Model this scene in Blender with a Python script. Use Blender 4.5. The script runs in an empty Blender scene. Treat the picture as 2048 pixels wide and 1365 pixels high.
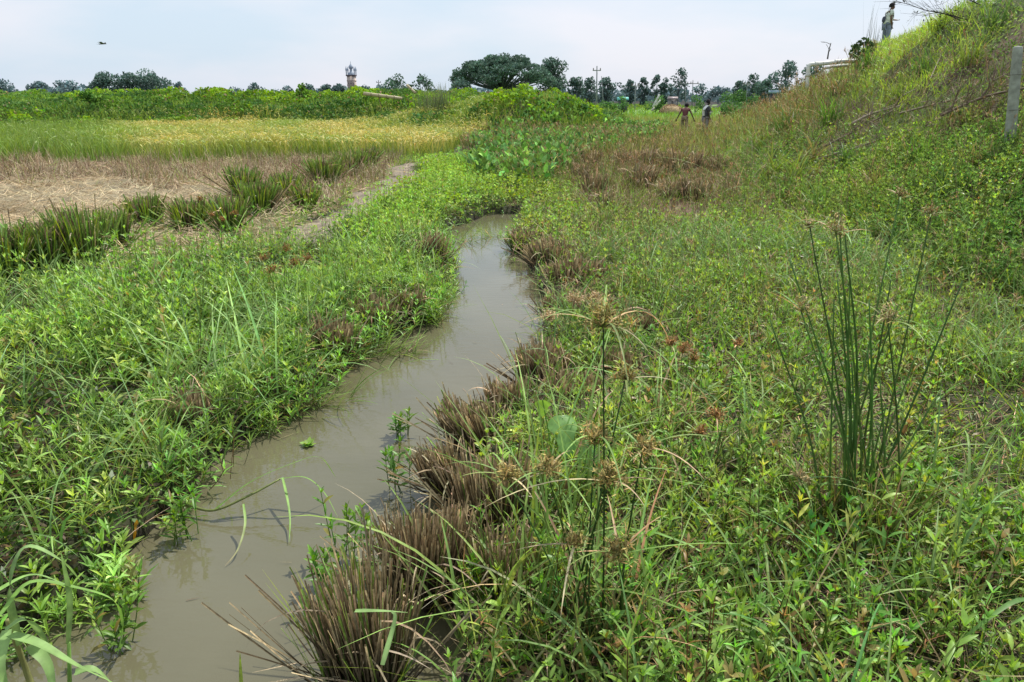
import bpy, math, random
import numpy as np
from mathutils import Vector, Matrix
rng = np.random.default_rng(7); random.seed(7)
SC = bpy.context.scene
COL = SC.collection
PI = math.pi
# ------------------------------------------------------------------ camera model
H = 2.1; F = 1490.0; TH = math.radians(18.3); cT, sT = math.cos(TH), math.sin(TH)
def P(px, py, z=0.12):                       # point of the photo on the plane of height z
    u = (px-1024)/F; v = (682-py)/F
    dy = cT+v*sT; dz = -sT+v*cT
    k = (z-H)/dz
    return Vector((u*k, dy*k, z))
def Q(px, py, Y):                            # point of the photo at world distance Y
    u = (px-1024)/F; v = (682-py)/F
    dy = cT+v*sT; dz = -sT+v*cT
    k = Y/dy
    return Vector((u*k, Y, H+dz*k))
def proj(x, y, z):
    d = y*cT-(z-H)*sT; up = y*sT+(z-H)*cT
    d = np.maximum(d, 0.05)
    return 1024+F*x/d, 682-F*up/d
def lin(r, g, b, k=1.0):
    f = lambda c: (c/255/12.92 if c/255 <= 0.04045 else ((c/255+0.055)/1.055)**2.4)*k
    return np.array((f(r), f(g), f(b)))
# ------------------------------------------------------------------ noise
TAB = np.random.default_rng(3).random((8, 256, 256))
def noise(x, y, s=1.0, k=0):
    x = np.asarray(x, float)*s+137.3*k; y = np.asarray(y, float)*s+71.7*k
    xi = np.floor(x).astype(int); yi = np.floor(y).astype(int); fx = x-xi; fy = y-yi
    fx = fx*fx*(3-2*fx); fy = fy*fy*(3-2*fy); T = TAB[k % 8]
    a = T[xi & 255, yi & 255]; b = T[(xi+1) & 255, yi & 255]; c = T[xi & 255, (yi+1) & 255]; d = T[(xi+1) & 255, (yi+1) & 255]
    return (a*(1-fx)+b*fx)*(1-fy)+(c*(1-fx)+d*fx)*fy
def fbm(x, y, s=1.0, k=0, o=3):
    r = 0; a = 0.5; n = 0
    for i in range(o): r = r+a*noise(x, y, s*2**i, k+i); n += a; a *= .5
    return r/n
def sstep(a, b, x):
    t = np.clip((x-a)/(b-a), 0, 1); return t*t*(3-2*t)
def inpoly(px, py, poly):
    r = np.zeros(np.shape(px), bool); n = len(poly)
    for i in range(n):
        x1, y1 = poly[i]; x2, y2 = poly[(i+1) % n]
        if y1 == y2: continue
        c = ((y1 > py) != (y2 > py)) & (px < (x2-x1)*(py-y1)/(y2-y1)+x1)
        r ^= c
    return r
# ------------------------------------------------------------------ ground
WL = [(-420,1800),(-150,1380),(0,1290),(150,1205),(240,1118),(315,1045),(380,965),(450,900),(540,850),(610,800),(665,735),(745,690),(850,640),(893,585),(885,530),(868,490),(890,458),(950,440),(975,428)]
WR = [(1045,428),(1050,452),(1035,485),(1065,540),(1090,600),(1095,655),(1075,715),(1110,780),(1060,830),(1000,880),(970,940),(950,1010),(980,1070),(960,1130),(990,1200),(950,1270),(930,1365),(900,1800)]
WPOLY = [tuple(P(a, b, 0.0)[:2]) for a, b in WL+WR]
def chan(x, y):                               # signed distance to the channel, negative inside
    x = np.asarray(x, float); y = np.asarray(y, float)
    d = np.full(x.shape, 1e9); n = len(WPOLY)
    for i in range(n):
        x1, y1 = WPOLY[i]; x2, y2 = WPOLY[(i+1) % n]
        dx, dy = x2-x1, y2-y1; L = dx*dx+dy*dy
        t = np.clip(((x-x1)*dx+(y-y1)*dy)/L, 0, 1)
        d = np.minimum(d, np.hypot(x-x1-t*dx, y-y1-t*dy))
    s = inpoly(x, y, WPOLY)
    return np.where(s, -d, d)
EY = [-5, 6, 10, 17.7, 24, 30, 36, 44, 58, 70]
EB = [5.2, 4.5, 4.6, 5.0, 6.0, 7.0, 9.5, 12.5, 19, 30]
EC = [13, 12, 11.5, 9.9, 12.0, 13.5, 15.6, 19.5, 27, 40]
EZ = [4.2, 4.2, 4.3, 3.95, 3.72, 3.82, 2.7, 1.7, .6, .2]
def embt(x, y):
    xb = np.interp(y, EY, EB); xc = np.interp(y, EY, EC)
    return (x-xb)/(xc-xb)
def ground(x, y):
    x = np.asarray(x, float); y = np.asarray(y, float)
    z = 0.13+0.10*(fbm(x, y, .8, 1)-.5)+0.05*(noise(x, y, 5, 2)-.5)
    z = z+0.12*sstep(.3, 1.5, x)*np.exp(-((y-3)/4)**2)*noise(x, y, 1.2, 4)
    near = (np.hypot(x, y) < 22)
    if np.any(near):
        d = np.full(x.shape, 5.0); d[near] = chan(x[near], y[near])
        k = sstep(-0.14, 0.05, d)
        z = np.where(near, -0.35+(z+0.35)*k, z)
    t = embt(x, y); zc = np.interp(y, EY, EZ)
    tt = np.clip(t, 0, 1); e = tt*(0.82+0.18*tt)
    e = e-0.06*sstep(.9, 1.0, tt)*0
    z = z+np.where(t > 0, (zc-.15)*e*(1+.0*x)+(.45*(fbm(x, y, .45, 5)-.5)+.22*(fbm(x, y, 1.7, 3)-.5))*sstep(0, .3, t)*(1-.6*sstep(.8, 1, t)), 0)*sstep(75, 50, y)
    # banks beyond the rice
    wob = 2.0*(noise(x, x*0, .07, 3)-.5)
    ex = sstep(9, 2, x)*1.0
    h1 = 0.75+.5*noise(x, x*0, .12, 6); h2 = .85+.9*(fbm(x, y*0, .06, 4)-.4)
    b = (h1+.55*(fbm(x, y, .22, 1)-.5)+.35*(fbm(x, y, .6, 7)-.5))*sstep(44+wob, 46.5+wob, y)*sstep(64, 56, y)+h2*.6*sstep(49+wob, 52+wob, y)*sstep(66, 58, y)
    z = z+b*ex
    r = np.hypot((x-0.95)/3.7, (y-39.5)/3.4)
    z = z+1.45*np.exp(-r**2.6*1.1)*(1+.2*(noise(x, y, .9, 2)-.5))
    r = np.hypot((x+3.4)/4.5, (y-42)/3)
    z = z+.75*np.exp(-r**2*1.2)
    z = z-0.12*sstep(70, 140, np.hypot(x, y))
    return z
def zone(x, y):
    a, b = proj(x, y, np.full(np.shape(x), .13)); k = np.clip((b-190)/160, .1, 1.2)
    far = (b < 560)
    return a+np.where(far, 90*k*(fbm(x, y, .5, 2)-.5), 0), b+np.where(far, 34*k*(fbm(x, y, .45, 4)-.5)+14*k*(noise(x, y, 2.2, 6)-.5), 0)
STRAW = [(-3000,366),(150,368),(400,374),(480,382),(450,412),(280,440),(100,455),(-3000,540)]
MUD = [(545,490),(605,442),(700,398),(785,350),(845,310),(872,318),(805,380),(722,430),(655,474),(600,500)]
FSTUB = [(-4000,313),(800,318),(790,345),(690,400),(600,430),(480,382),(400,374),(150,368),(-4000,366)]
CLUMPY = [(-3000,540),(100,455),(280,440),(450,412),(480,378),(600,430),(560,490),(420,520),(250,560),(-3000,600)]
RICE = [(-6000,238),(960,238),(1050,262),(870,312),(800,318),(-6000,313)]
CLOW = [(800,352),(930,300),(1100,330),(1180,380),(1160,430),(1050,430),(960,440),(880,450),(790,430),(730,440)]
HYAC = [(925,345),(950,295),(1090,268),(1190,262),(1330,268),(1340,290),(1160,318),(1110,375),(1050,392),(950,368)]
STUBC = [(1130,345),(1250,318),(1450,322),(1470,385),(1400,440),(1270,430),(1140,395)]
ST = [
 (728,1400,200,1125,'ragged green and brown stubble clump at the bottom edge, leaning into the water',.2,(-.1,0)),
 (845,1215,185,1015,'biggest dense brown stubble clump, standing in dark water at the ditch edge',.06,(0,0)),
 (985,1085,150,900,'broad brown stubble clump directly behind the biggest one',.06,(0,0)),
 (905,1000,120,880,'stubble clump with stalks fanned left over the water',.1,(-.5,0)),
 (950,905,130,790,'splayed stubble clump whose long stalks lean left across the ditch',.1,(-.4,.1)),
 (1012,850,88,752,'narrow upright stubble clump with even cut tops beside the ditch',.03,(0,0)),
 (1085,778,115,682,'wide upright stubble clump with flat cut top where the ditch widens',.04,(0,0)),
 (1150,830,110,740,'grey brown stubble clump behind the taro leaves',.08,(0,0)),
 (1215,668,95,590,'stubble clump behind the yellow green sedge head',.05,(0,0)),
 (1122,648,85,580,'dark stubble clump on the ditch bend, nearest the widest water',.04,(0,0)),
 (1275,690,80,622,'small dark stubble clump furthest right of the near row',.06,(0,0)),
 (1140,590,100,515,'tall russet stubble clump above the ditch bend',.05,(0,0)),
 (1105,545,90,476,'leaning brown stubble clump with pale tops on the right bank',.08,(-.15,0)),
 (1180,580,70,520,'short stubble clump set back from the right bank',.1,(0,0)),
 (1045,505,60,455,'thin stubble clump where the ditch narrows, right bank',.2,(0,0)),
 (1010,1230,120,1040,'mixed green and straw stubble clump right of the biggest clump',.3,(.1,0)),
 (1240,770,85,700,'ragged tan stubble clump among green weeds right of the ditch',.15,(0,0)),
 (667,730,75,640,'round dark stubble clump at the left waterside',.03,(0,0)),
 (390,880,75,785,'small brown stubble clump half hidden in left bank weeds',.06,(0,0)),
 (745,672,95,606,'shaggy brown stubble clump on the left bank under arching grass',.1,(0,0)),
 (815,650,70,585,'stubble clump behind the sprawling grass of the left bank',.15,(0,0)),
 (868,545,48,478,'thin brown stubble clump at the left bank by the far bend',.04,(0,0)),
]

STC = []
for q in ST:
    c = P(q[0], q[1], 0); w = q[2]*(c.y*cT+H*sT)/F; STC.append((c.x, c.y+w*.2, w*.5))
def nearst(p, m=.04):
    r = np.zeros(len(p), bool)
    for cx, cy, w in STC:
        dx = (p[:, 0]-cx)/(w+m); dy = p[:, 1]-cy; dy = np.where(dy < 0, dy/(w+m+.20), dy/(w*.6+m)); r |= dx*dx+dy*dy < 1
    return r & (rng.random(len(p)) < .86)
# ------------------------------------------------------------------ mesh accumulation
class Acc:
    def __init__(s): s.v = []; s.f3 = []; s.f4 = []; s.c = []; s.n = 0
    def add(s, v, q=None, t=None, c=None):
        v = np.asarray(v, float).reshape(-1, 3)
        s.v.append(v)
        if q is not None and len(q): s.f4.append(np.asarray(q).reshape(-1, 4)+s.n)
        if t is not None and len(t): s.f3.append(np.asarray(t).reshape(-1, 3)+s.n)
        c = np.asarray(c, float)
        if c.ndim == 1: c = np.broadcast_to(c, (len(v), 3))
        s.c.append(c.reshape(-1, 3)); s.n += len(v)
    def mesh(s, name):
        V = np.concatenate(s.v).astype(np.float32); C = np.concatenate(s.c)
        f4 = np.concatenate(s.f4) if s.f4 else np.zeros((0, 4), int)
        f3 = np.concatenate(s.f3) if s.f3 else np.zeros((0, 3), int)
        me = bpy.data.meshes.new(name)
        me.vertices.add(len(V)); me.vertices.foreach_set('co', V.ravel())
        nl = len(f4)*4+len(f3)*3; me.loops.add(nl)
        me.loops.foreach_set('vertex_index', np.concatenate([f4.ravel(), f3.ravel()]).astype(np.int32))
        npoly = len(f4)+len(f3); me.polygons.add(npoly)
        st = np.concatenate([np.arange(len(f4))*4, len(f4)*4+np.arange(len(f3))*3]).astype(np.int32)
        me.polygons.foreach_set('loop_start', st)
        a = me.color_attributes.new('Col', 'FLOAT_COLOR', 'POINT')
        a.data.foreach_set('color', np.concatenate([np.clip(C, 0.002, 1), np.ones((len(C), 1))], 1).astype(np.float32).ravel())
        me.update(calc_edges=True)
        return me
    def obj(s, name, mat, parent=None, smooth=False, origin=None):
        if origin is not None and parent is None:
            o_ = np.array(origin); s.v = [v-o_ for v in s.v]
        if parent is not None:
            o_ = np.array(parent.location); s.v = [v-o_ for v in s.v]   # things carry no rotation here
        me = s.mesh(name); me.materials.append(mat)
        if smooth: me.polygons.foreach_set('use_smooth', np.ones(len(me.polygons), bool))
        o = bpy.data.objects.new(name, me); COL.objects.link(o)
        if origin is not None and parent is None: o.location = origin
        if parent is not None: o.parent = parent
        return o
def arr(v, n): return np.broadcast_to(np.asarray(v, float), (n,)).copy() if np.ndim(v) < 1 else np.asarray(v, float)
def path(base, az, lean, curv, L, nseg):
    n = len(base); k = (np.arange(nseg)+.5)/nseg
    ang = lean[:, None]+curv[:, None]*k[None]; st = (L/nseg)[:, None]
    h = np.concatenate([np.zeros((n, 1)), np.cumsum(np.sin(ang)*st, 1)], 1)
    v = np.concatenate([np.zeros((n, 1)), np.cumsum(np.cos(ang)*st, 1)], 1)
    p = np.empty((n, nseg+1, 3)); ca, sa = np.cos(az)[:, None], np.sin(az)[:, None]
    p[..., 0] = base[:, 0, None]+h*ca; p[..., 1] = base[:, 1, None]+h*sa; p[..., 2] = base[:, 2, None]+v
    a2 = lean[:, None]+curv[:, None]*np.linspace(0, 1, nseg+1)[None]
    tan = np.stack([np.sin(a2)*ca, np.sin(a2)*sa, np.cos(a2)], -1)
    nor = np.stack([-np.cos(a2)*ca, -np.cos(a2)*sa, np.sin(a2)], -1)
    side = np.stack([-sa+0*a2, ca+0*a2, 0*a2], -1)
    return p, tan, nor, side
PROF = {'lens': lambda t: np.sin(PI*np.clip(t*.93+.05, 0, 1))**.8,
        'grass': lambda t: np.clip(1-t, 0, 1)**.55*(.7+.3*np.minimum(t*6, 1)),
        'bar': lambda t: 1+0*t,
        'ovate': lambda t: np.sin(PI*np.clip(t, .03, 1)**.7)**.75}
def blades(acc, base, az, lean, curv, L, W, col, tip=None, nseg=3, prof='grass', fold=.3, roll=0.0, gp=1.0):
    n = len(base)
    if n == 0: return
    az, lean, curv, L, W, roll = [arr(q, n) for q in (az, lean, curv, L, W, roll)]
    p, tan, nor, side = path(base, az, lean, curv, L, nseg)
    cr, sr = np.cos(roll)[:, None, None], np.sin(roll)[:, None, None]
    s2 = side*cr+nor*sr; n2 = nor*cr-side*sr
    t = np.linspace(0, 1, nseg+1); w = (W[:, None]*.5*np.maximum(PROF[prof](t), .04)[None])[..., None]
    cols = [p-s2*w+n2*w*fold, p, p+s2*w+n2*w*fold] if fold else [p-s2*w, p+s2*w]
    k = len(cols); V = np.stack(cols, 2)
    i = np.arange(nseg)[:, None]*k+np.arange(k-1)[None]
    q = np.stack([i, i+1, i+k+1, i+k], -1).reshape(-1, 4)
    Qd = (np.arange(n)[:, None, None]*(nseg+1)*k+q[None]).reshape(-1, 4)
    col = np.broadcast_to(np.asarray(col, float), (n, 3)); tp = col if tip is None else np.broadcast_to(np.asarray(tip, float), (n, 3))
    t = t**gp; c = col[:, None, :]*(1-t)[None, :, None]+tp[:, None, :]*t[None, :, None]
    c = np.repeat(c[:, :, None, :], k, 2)
    acc.add(V, Qd, c=c)
def stems(acc, base, az, lean, curv, L, R, col, tip=None, nseg=3, ns=3, taper=.5):
    n = len(base)
    if n == 0: return
    az, lean, curv, L, R = [arr(q, n) for q in (az, lean, curv, L, R)]
    p, tan, nor, side = path(base, az, lean, curv, L, nseg)
    t = np.linspace(0, 1, nseg+1); r = (R[:, None]*(1-(1-taper)*t)[None])[..., None]
    V = np.stack([p+(side*math.cos(2*PI*k/ns)+nor*math.sin(2*PI*k/ns))*r for k in range(ns)], 2)
    q = []
    for i in range(nseg):
        for k in range(ns): q.append((i*ns+k, i*ns+(k+1) % ns, (i+1)*ns+(k+1) % ns, (i+1)*ns+k))
    Qd = (np.arange(n)[:, None, None]*(nseg+1)*ns+np.array(q)[None]).reshape(-1, 4)
    col = np.broadcast_to(np.asarray(col, float), (n, 3)); tp = col if tip is None else np.broadcast_to(np.asarray(tip, float), (n, 3))
    c = col[:, None, :]*(1-t)[None, :, None]+tp[:, None, :]*t[None, :, None]
    acc.add(V, Qd, c=np.repeat(c[:, :, None, :], ns, 2))
    return p
def cards(acc, cen, size, col, up=0.0, asp=.6):   # small free leaves
    n = len(cen)
    if n == 0: return
    a = rng.normal(size=(n, 3)); a /= np.linalg.norm(a, axis=1)[:, None]
    b = rng.normal(size=(n, 3)); b[:, 2] += up*3
    nn = b/np.linalg.norm(b, axis=1)[:, None]
    u = np.cross(nn, a); u /= np.linalg.norm(u, axis=1)[:, None]+1e-9; v = np.cross(nn, u)
    s = arr(size, n)[:, None]*.5
    V = np.stack([cen-u*s, cen-v*s*asp-u*s*.1, cen+u*s, cen+v*s*asp-u*s*.1], 1)
    acc.add(V, (np.arange(n)[:, None]*4+np.arange(4)[None]), c=np.repeat(np.broadcast_to(col, (n, 3))[:, None], 4, 1))
def smooth_path(pts, k=4):
    pts = [Vector(p) for p in pts]
    if len(pts) < 3 or k < 2: return pts
    q = [pts[0]*2-pts[1]]+pts+[pts[-1]*2-pts[-2]]; out = []
    for i in range(1, len(q)-2):
        for j in range(k):
            t = j/k; a, b, c, d = q[i-1], q[i], q[i+1], q[i+2]
            out.append(.5*((2*b)+(c-a)*t+(2*a-5*b+4*c-d)*t*t+(3*b-a-3*c+d)*t**3))
    out.append(pts[-1]); return out
def tube(acc, pts, r0, r1, col, ns=6, k=4, caps=True):
    ps = smooth_path(pts, k); n = len(ps); V = []; ref = Vector((.3, .2, 1)).normalized()
    for i, p in enumerate(ps):
        t = (ps[min(i+1, n-1)]-ps[max(i-1, 0)]).normalized()
        a = t.cross(ref)
        if a.length < .1: a = t.cross(Vector((1, 0, 0)))
        a.normalize(); b = t.cross(a); r = r0+(r1-r0)*i/(n-1)
        for j in range(ns): V.append(p+a*(r*math.cos(2*PI*j/ns))+b*(r*math.sin(2*PI*j/ns)))
    q = [(i*ns+j, i*ns+(j+1) % ns, (i+1)*ns+(j+1) % ns, (i+1)*ns+j) for i in range(n-1) for j in range(ns)]
    T = []
    if caps:
        V += [ps[0], ps[-1]]; m = n*ns
        T = [(j, m, (j+1) % ns) for j in range(ns)]+[((n-1)*ns+j, (n-1)*ns+(j+1) % ns, m+1) for j in range(ns)]
    acc.add(np.array([tuple(v) for v in V]), q, T, c=np.asarray(col))
def ribbon(acc, pts, W, col, tip=None, k=5, prof='grass', fold=.3, roll=0):
    ps = smooth_path(pts, k); n = len(ps); V = []; C = []; tip = col if tip is None else tip
    for i, p in enumerate(ps):
        t = (ps[min(i+1, n-1)]-ps[max(i-1, 0)]).normalized()
        s = t.cross(Vector((0, 0, 1)))
        if s.length < .15: s = t.cross(Vector((0, 1, .3)))
        s.normalize(); nn = s.cross(t); u = i/(n-1)
        s2 = s*math.cos(roll+u*.5)+nn*math.sin(roll+u*.5); n2 = s2.cross(t)
        w = W*.5*max(float(PROF[prof](np.array(u))), .05)
        V += [p-s2*w+n2*w*fold, p, p+s2*w+n2*w*fold]
        c = np.array(col)*(1-u)+np.array(tip)*u; C += [c, c*1.15, c]
    q = [(i*3+j, i*3+j+1, i*3+j+4, i*3+j+3) for i in range(n-1) for j in range(2)]
    acc.add(np.array([tuple(v) for v in V]), q, c=np.array(C))
def box(acc, cx, cy, cz, sx, sy, sz, col, rz=0, top=1.0):
    V = []
    for z, k in ((-1, 1), (1, top)):
        for x, y in ((-1, -1), (1, -1), (1, 1), (-1, 1)):
            a, b = x*sx/2*k, y*sy/2*k
            V.append((cx+a*math.cos(rz)-b*math.sin(rz), cy+a*math.sin(rz)+b*math.cos(rz), cz+z*sz/2))
    acc.add(V, [(3,2,1,0),(4,5,6,7),(0,1,5,4),(1,2,6,5),(2,3,7,6),(3,0,4,7)], c=np.asarray(col))
def lathe(acc, c, prof, col, ns=12):
    V = [(c[0]+r*math.cos(2*PI*j/ns), c[1]+r*math.sin(2*PI*j/ns), c[2]+z) for r, z in prof for j in range(ns)]
    n = len(prof); q = [(i*ns+j, i*ns+(j+1) % ns, (i+1)*ns+(j+1) % ns, (i+1)*ns+j) for i in range(n-1) for j in range(ns)]
    acc.add(V, q, c=np.asarray(col))
# ------------------------------------------------------------------ materials
def nt(m): m.use_nodes = True; t = m.node_tree; t.nodes.clear(); return t
def N(t, k, **kw):
    n = t.nodes.new(k)
    for a, b in kw.items():
        if a in n.inputs: n.inputs[a].default_value = b
        else: setattr(n, a, b)
    return n
def mat_leaf(name, rough=.5, trans=.3, spec=.35, nz=.25, nscale=20, gain=1.0):
    m = bpy.data.materials.new(name); t = nt(m); L = t.links.new
    at = N(t, 'ShaderNodeAttribute', attribute_name='Col')
    tc = N(t, 'ShaderNodeTexCoord'); ns = N(t, 'ShaderNodeTexNoise', Scale=nscale, Detail=3.0); L(tc.outputs['Object'], ns.inputs['Vector'])
    mr = N(t, 'ShaderNodeMapRange'); mr.inputs['From Min'].default_value = .3; mr.inputs['From Max'].default_value = .7
    mr.inputs['To Min'].default_value = (1-nz)*gain; mr.inputs['To Max'].default_value = (1+nz)*gain
    L(ns.outputs[0], mr.inputs['Value'])
    mx = N(t, 'ShaderNodeVectorMath', operation='SCALE'); L(at.outputs['Color'], mx.inputs[0]); L(mr.outputs[0], mx.inputs['Scale'])
    b = N(t, 'ShaderNodeBsdfPrincipled', Roughness=rough); b.inputs['Specular IOR Level'].default_value = spec
    L(mx.outputs[0], b.inputs['Base Color'])
    o = N(t, 'ShaderNodeOutputMaterial')
    if trans:
        tr = N(t, 'ShaderNodeBsdfTranslucent'); hs = N(t, 'ShaderNodeHueSaturation', Saturation=1.15, Value=1.25); hs.inputs['Hue'].default_value = .485
        L(mx.outputs[0], hs.inputs['Color']); L(hs.outputs[0], tr.inputs['Color'])
        ms = N(t, 'ShaderNodeMixShader', Fac=trans); L(b.outputs[0], ms.inputs[1]); L(tr.outputs[0], ms.inputs[2]); L(ms.outputs[0], o.inputs['Surface'])
    else: L(b.outputs[0], o.inputs['Surface'])
    return m
def mat_rough(name, nscale=15, nz=.3, bump=.4, rough=.8, dist=.02):
    m = bpy.data.materials.new(name); t = nt(m); L = t.links.new
    at = N(t, 'ShaderNodeAttribute', attribute_name='Col')
    tc = N(t, 'ShaderNodeTexCoord'); ns = N(t, 'ShaderNodeTexNoise', Scale=nscale, Detail=8.0, Roughness=.65); L(tc.outputs['Object'], ns.inputs['Vector'])
    mr = N(t, 'ShaderNodeMapRange'); mr.inputs['From Min'].default_value = .3; mr.inputs['From Max'].default_value = .7
    mr.inputs['To Min'].default_value = 1-nz; mr.inputs['To Max'].default_value = 1+nz
    L(ns.outputs[0], mr.inputs['Value'])
    mx = N(t, 'ShaderNodeVectorMath', operation='SCALE'); L(at.outputs['Color'], mx.inputs[0]); L(mr.outputs[0], mx.inputs['Scale'])
    b = N(t, 'ShaderNodeBsdfPrincipled', Roughness=rough); b.inputs['Specular IOR Level'].default_value = .25
    bp = N(t, 'ShaderNodeBump', Strength=bump, Distance=dist); L(ns.outputs[0], bp.inputs['Height']); L(bp.outputs[0], b.inputs['Normal'])
    L(mx.outputs[0], b.inputs['Base Color']); o = N(t, 'ShaderNodeOutputMaterial'); L(b.outputs[0], o.inputs['Surface'])
    return m
M_leaf = mat_leaf('fresh_leaf', .42, .36, .4)
M_grass = mat_leaf('grass_blade', .5, .3, .3)
M_dry = mat_leaf('dry_straw', .65, .12, .2, nz=.35, nscale=45)
M_vine = mat_leaf('vine_leaf', .75, .3, .12)
M_far = mat_leaf('distant_foliage', .8, .15, .1, nz=.15, nscale=.6)
M_bark = mat_rough('bark', 12, .35, .6)
M_soil = mat_rough('soil_and_litter', 9, .45, 1.0, .85, .03)
M_conc = mat_rough('concrete', 9, .38, .4, .85, .004)
M_cloth = mat_rough('cloth', 9, .25, .5, .9, .02)
M_skin = mat_rough('skin', 20, .1, .1, .5, .002)
M_paint = mat_rough('painted_surface', 6, .15, .1, .45, .003)
def mat_water():
    m = bpy.data.materials.new('muddy_water'); t = nt(m); L = t.links.new
    tc = N(t, 'ShaderNodeTexCoord')
    mp = N(t, 'ShaderNodeMapping'); mp.inputs['Scale'].default_value = (1.0, 2.2, 1); L(tc.outputs['Object'], mp.inputs['Vector'])
    n1 = N(t, 'ShaderNodeTexNoise', Scale=7.0, Detail=3.0, Roughness=.5); L(mp.outputs[0], n1.inputs['Vector'])
    n2 = N(t, 'ShaderNodeTexNoise', Scale=.9, Detail=4.0); L(tc.outputs['Object'], n2.inputs['Vector'])
    cr = N(t, 'ShaderNodeValToRGB'); cr.color_ramp.elements[0].position = .3; cr.color_ramp.elements[1].position = .7
    cr.color_ramp.elements[0].color = (.098, .092, .052, 1); cr.color_ramp.elements[1].color = (.132, .123, .074, 1); L(n2.outputs[0], cr.inputs[0])
    b = N(t, 'ShaderNodeBsdfPrincipled', Roughness=.035, IOR=1.34); L(cr.outputs[0], b.inputs['Base Color'])
    b.inputs['Specular IOR Level'].default_value = 1.0
    bp = N(t, 'ShaderNodeBump', Strength=.15, Distance=.012); L(n1.outputs[0], bp.inputs['Height']); L(bp.outputs[0], b.inputs['Normal'])
    o = N(t, 'ShaderNodeOutputMaterial'); L(b.outputs[0], o.inputs['Surface']); return m
M_water = mat_water()
# ------------------------------------------------------------------ tagging
def tag(o, label=None, cat=None, group=None, kind=None):
    if label: o['label'] = label
    if cat: o['category'] = cat
    if group: o['group'] = group
    if kind: o['kind'] = kind
    return o
def empty(name, loc, label, cat, group=None):
    o = bpy.data.objects.new(name, None); COL.objects.link(o); o.location = loc; o.empty_display_size = .1
    return tag(o, label, cat, group)
# ------------------------------------------------------------------ colours (albedo)
G_BRIGHT = np.array((.30, .48, .095)); G_MID = np.array((.155, .30, .058)); G_DARK = np.array((.045, .105, .020))
G_BLUE = np.array((.075, .170, .050)); G_YEL = np.array((.28, .38, .05)); G_OLIVE = np.array((.18, .225, .05))
STRAWC = np.array((.52, .41, .26)); TAN = np.array((.38, .28, .155)); BROWN = np.array((.17, .11, .07)); GREYB = np.array((.24, .185, .145))
RUST = np.array((.26, .135, .045)); MUDC = np.array((.20, .165, .125)); SOIL = np.array((.030, .025, .017))
def vary(c, n, s=.25, hs=.12):
    c = np.broadcast_to(np.asarray(c, float), (n, 3)); k = np.exp(rng.normal(0, s, (n, 1)))
    return c*k*(1+rng.normal(0, hs, (n, 3))*np.array((1, .35, .6)))
def mix(a, b, t): t = np.asarray(t)[:, None]; return a*(1-t)+b*t
# ------------------------------------------------------------------ scatter
def scatter(rho, r0, r1, a0=-41, a1=41, nb=40):
    out = []
    e = np.geomspace(r0, r1, nb+1); A = math.radians(a1-a0)
    for i in range(nb):
        rm = (e[i]+e[i+1])/2; area = .5*A*(e[i+1]**2-e[i]**2)
        n = rng.poisson(rho(rm)*area)
        r = np.sqrt(rng.uniform(e[i]**2, e[i+1]**2, n)); a = np.radians(rng.uniform(a0, a1, n))
        out.append(np.stack([r*np.sin(a), r*np.cos(a)], 1))
    return np.concatenate(out)
def with_z(p, dz=0.0): return np.concatenate([p, (ground(p[:, 0], p[:, 1])+dz)[:, None]], 1)
def weeds(acc, b, h, LL, LW, K, col, nseg=3, leanmax=.5, stemr=.0028, stemcol=None):
    n = len(b)
    if n == 0: return
    az = rng.uniform(0, 2*PI, n); lean = rng.uniform(0, leanmax, n); cv = -lean*rng.uniform(.2, 1.1, n)
    sc = col*.8 if stemcol is None else stemcol
    p = stems(acc, b, az, lean, cv, h, stemr*np.ones(n), sc, nseg=4, ns=3, taper=.7)
    for k in range(K):
        t = .22+.78*k/(K-1) if K > 1 else .9
        f = t*4; i = min(int(f), 3); pos = p[:, i]*(1-(f-i))+p[:, i+1]*(f-i)
        base_az = rng.uniform(0, 2*PI, n) if k == 0 else base_az+PI/2+rng.normal(0, .35, n)
        top = (k == K-1)
        for j in range(2):
            keep = rng.random(n) < (.55+.5*t)
            a = base_az+PI*j+rng.normal(0, .25, n)
            ll = LL*(1-.35*t*t)*rng.uniform(.7, 1.2, n)*(1 if not top else .8)
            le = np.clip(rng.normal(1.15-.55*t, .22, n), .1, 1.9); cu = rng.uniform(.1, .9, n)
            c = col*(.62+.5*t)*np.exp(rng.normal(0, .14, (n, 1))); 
            old = rng.random(n) < .05*(1.3-t)
            c = np.where(old[:, None], vary(np.array((.26, .22, .05)), n), c)
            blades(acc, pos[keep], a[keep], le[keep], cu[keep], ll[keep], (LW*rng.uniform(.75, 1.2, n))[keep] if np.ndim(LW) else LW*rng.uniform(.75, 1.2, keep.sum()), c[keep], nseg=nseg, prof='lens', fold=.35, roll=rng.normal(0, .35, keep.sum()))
        if top:
            for j in range(2):
                a = base_az+PI/2+PI*j; c = col*1.25
                blades(acc, pos, a, rng.uniform(.15, .6, n), rng.uniform(0, .6, n), LL*.55*rng.uniform(.6, 1.1, n), LW*.7, c, nseg=nseg, prof='lens', fold=.4)
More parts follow.
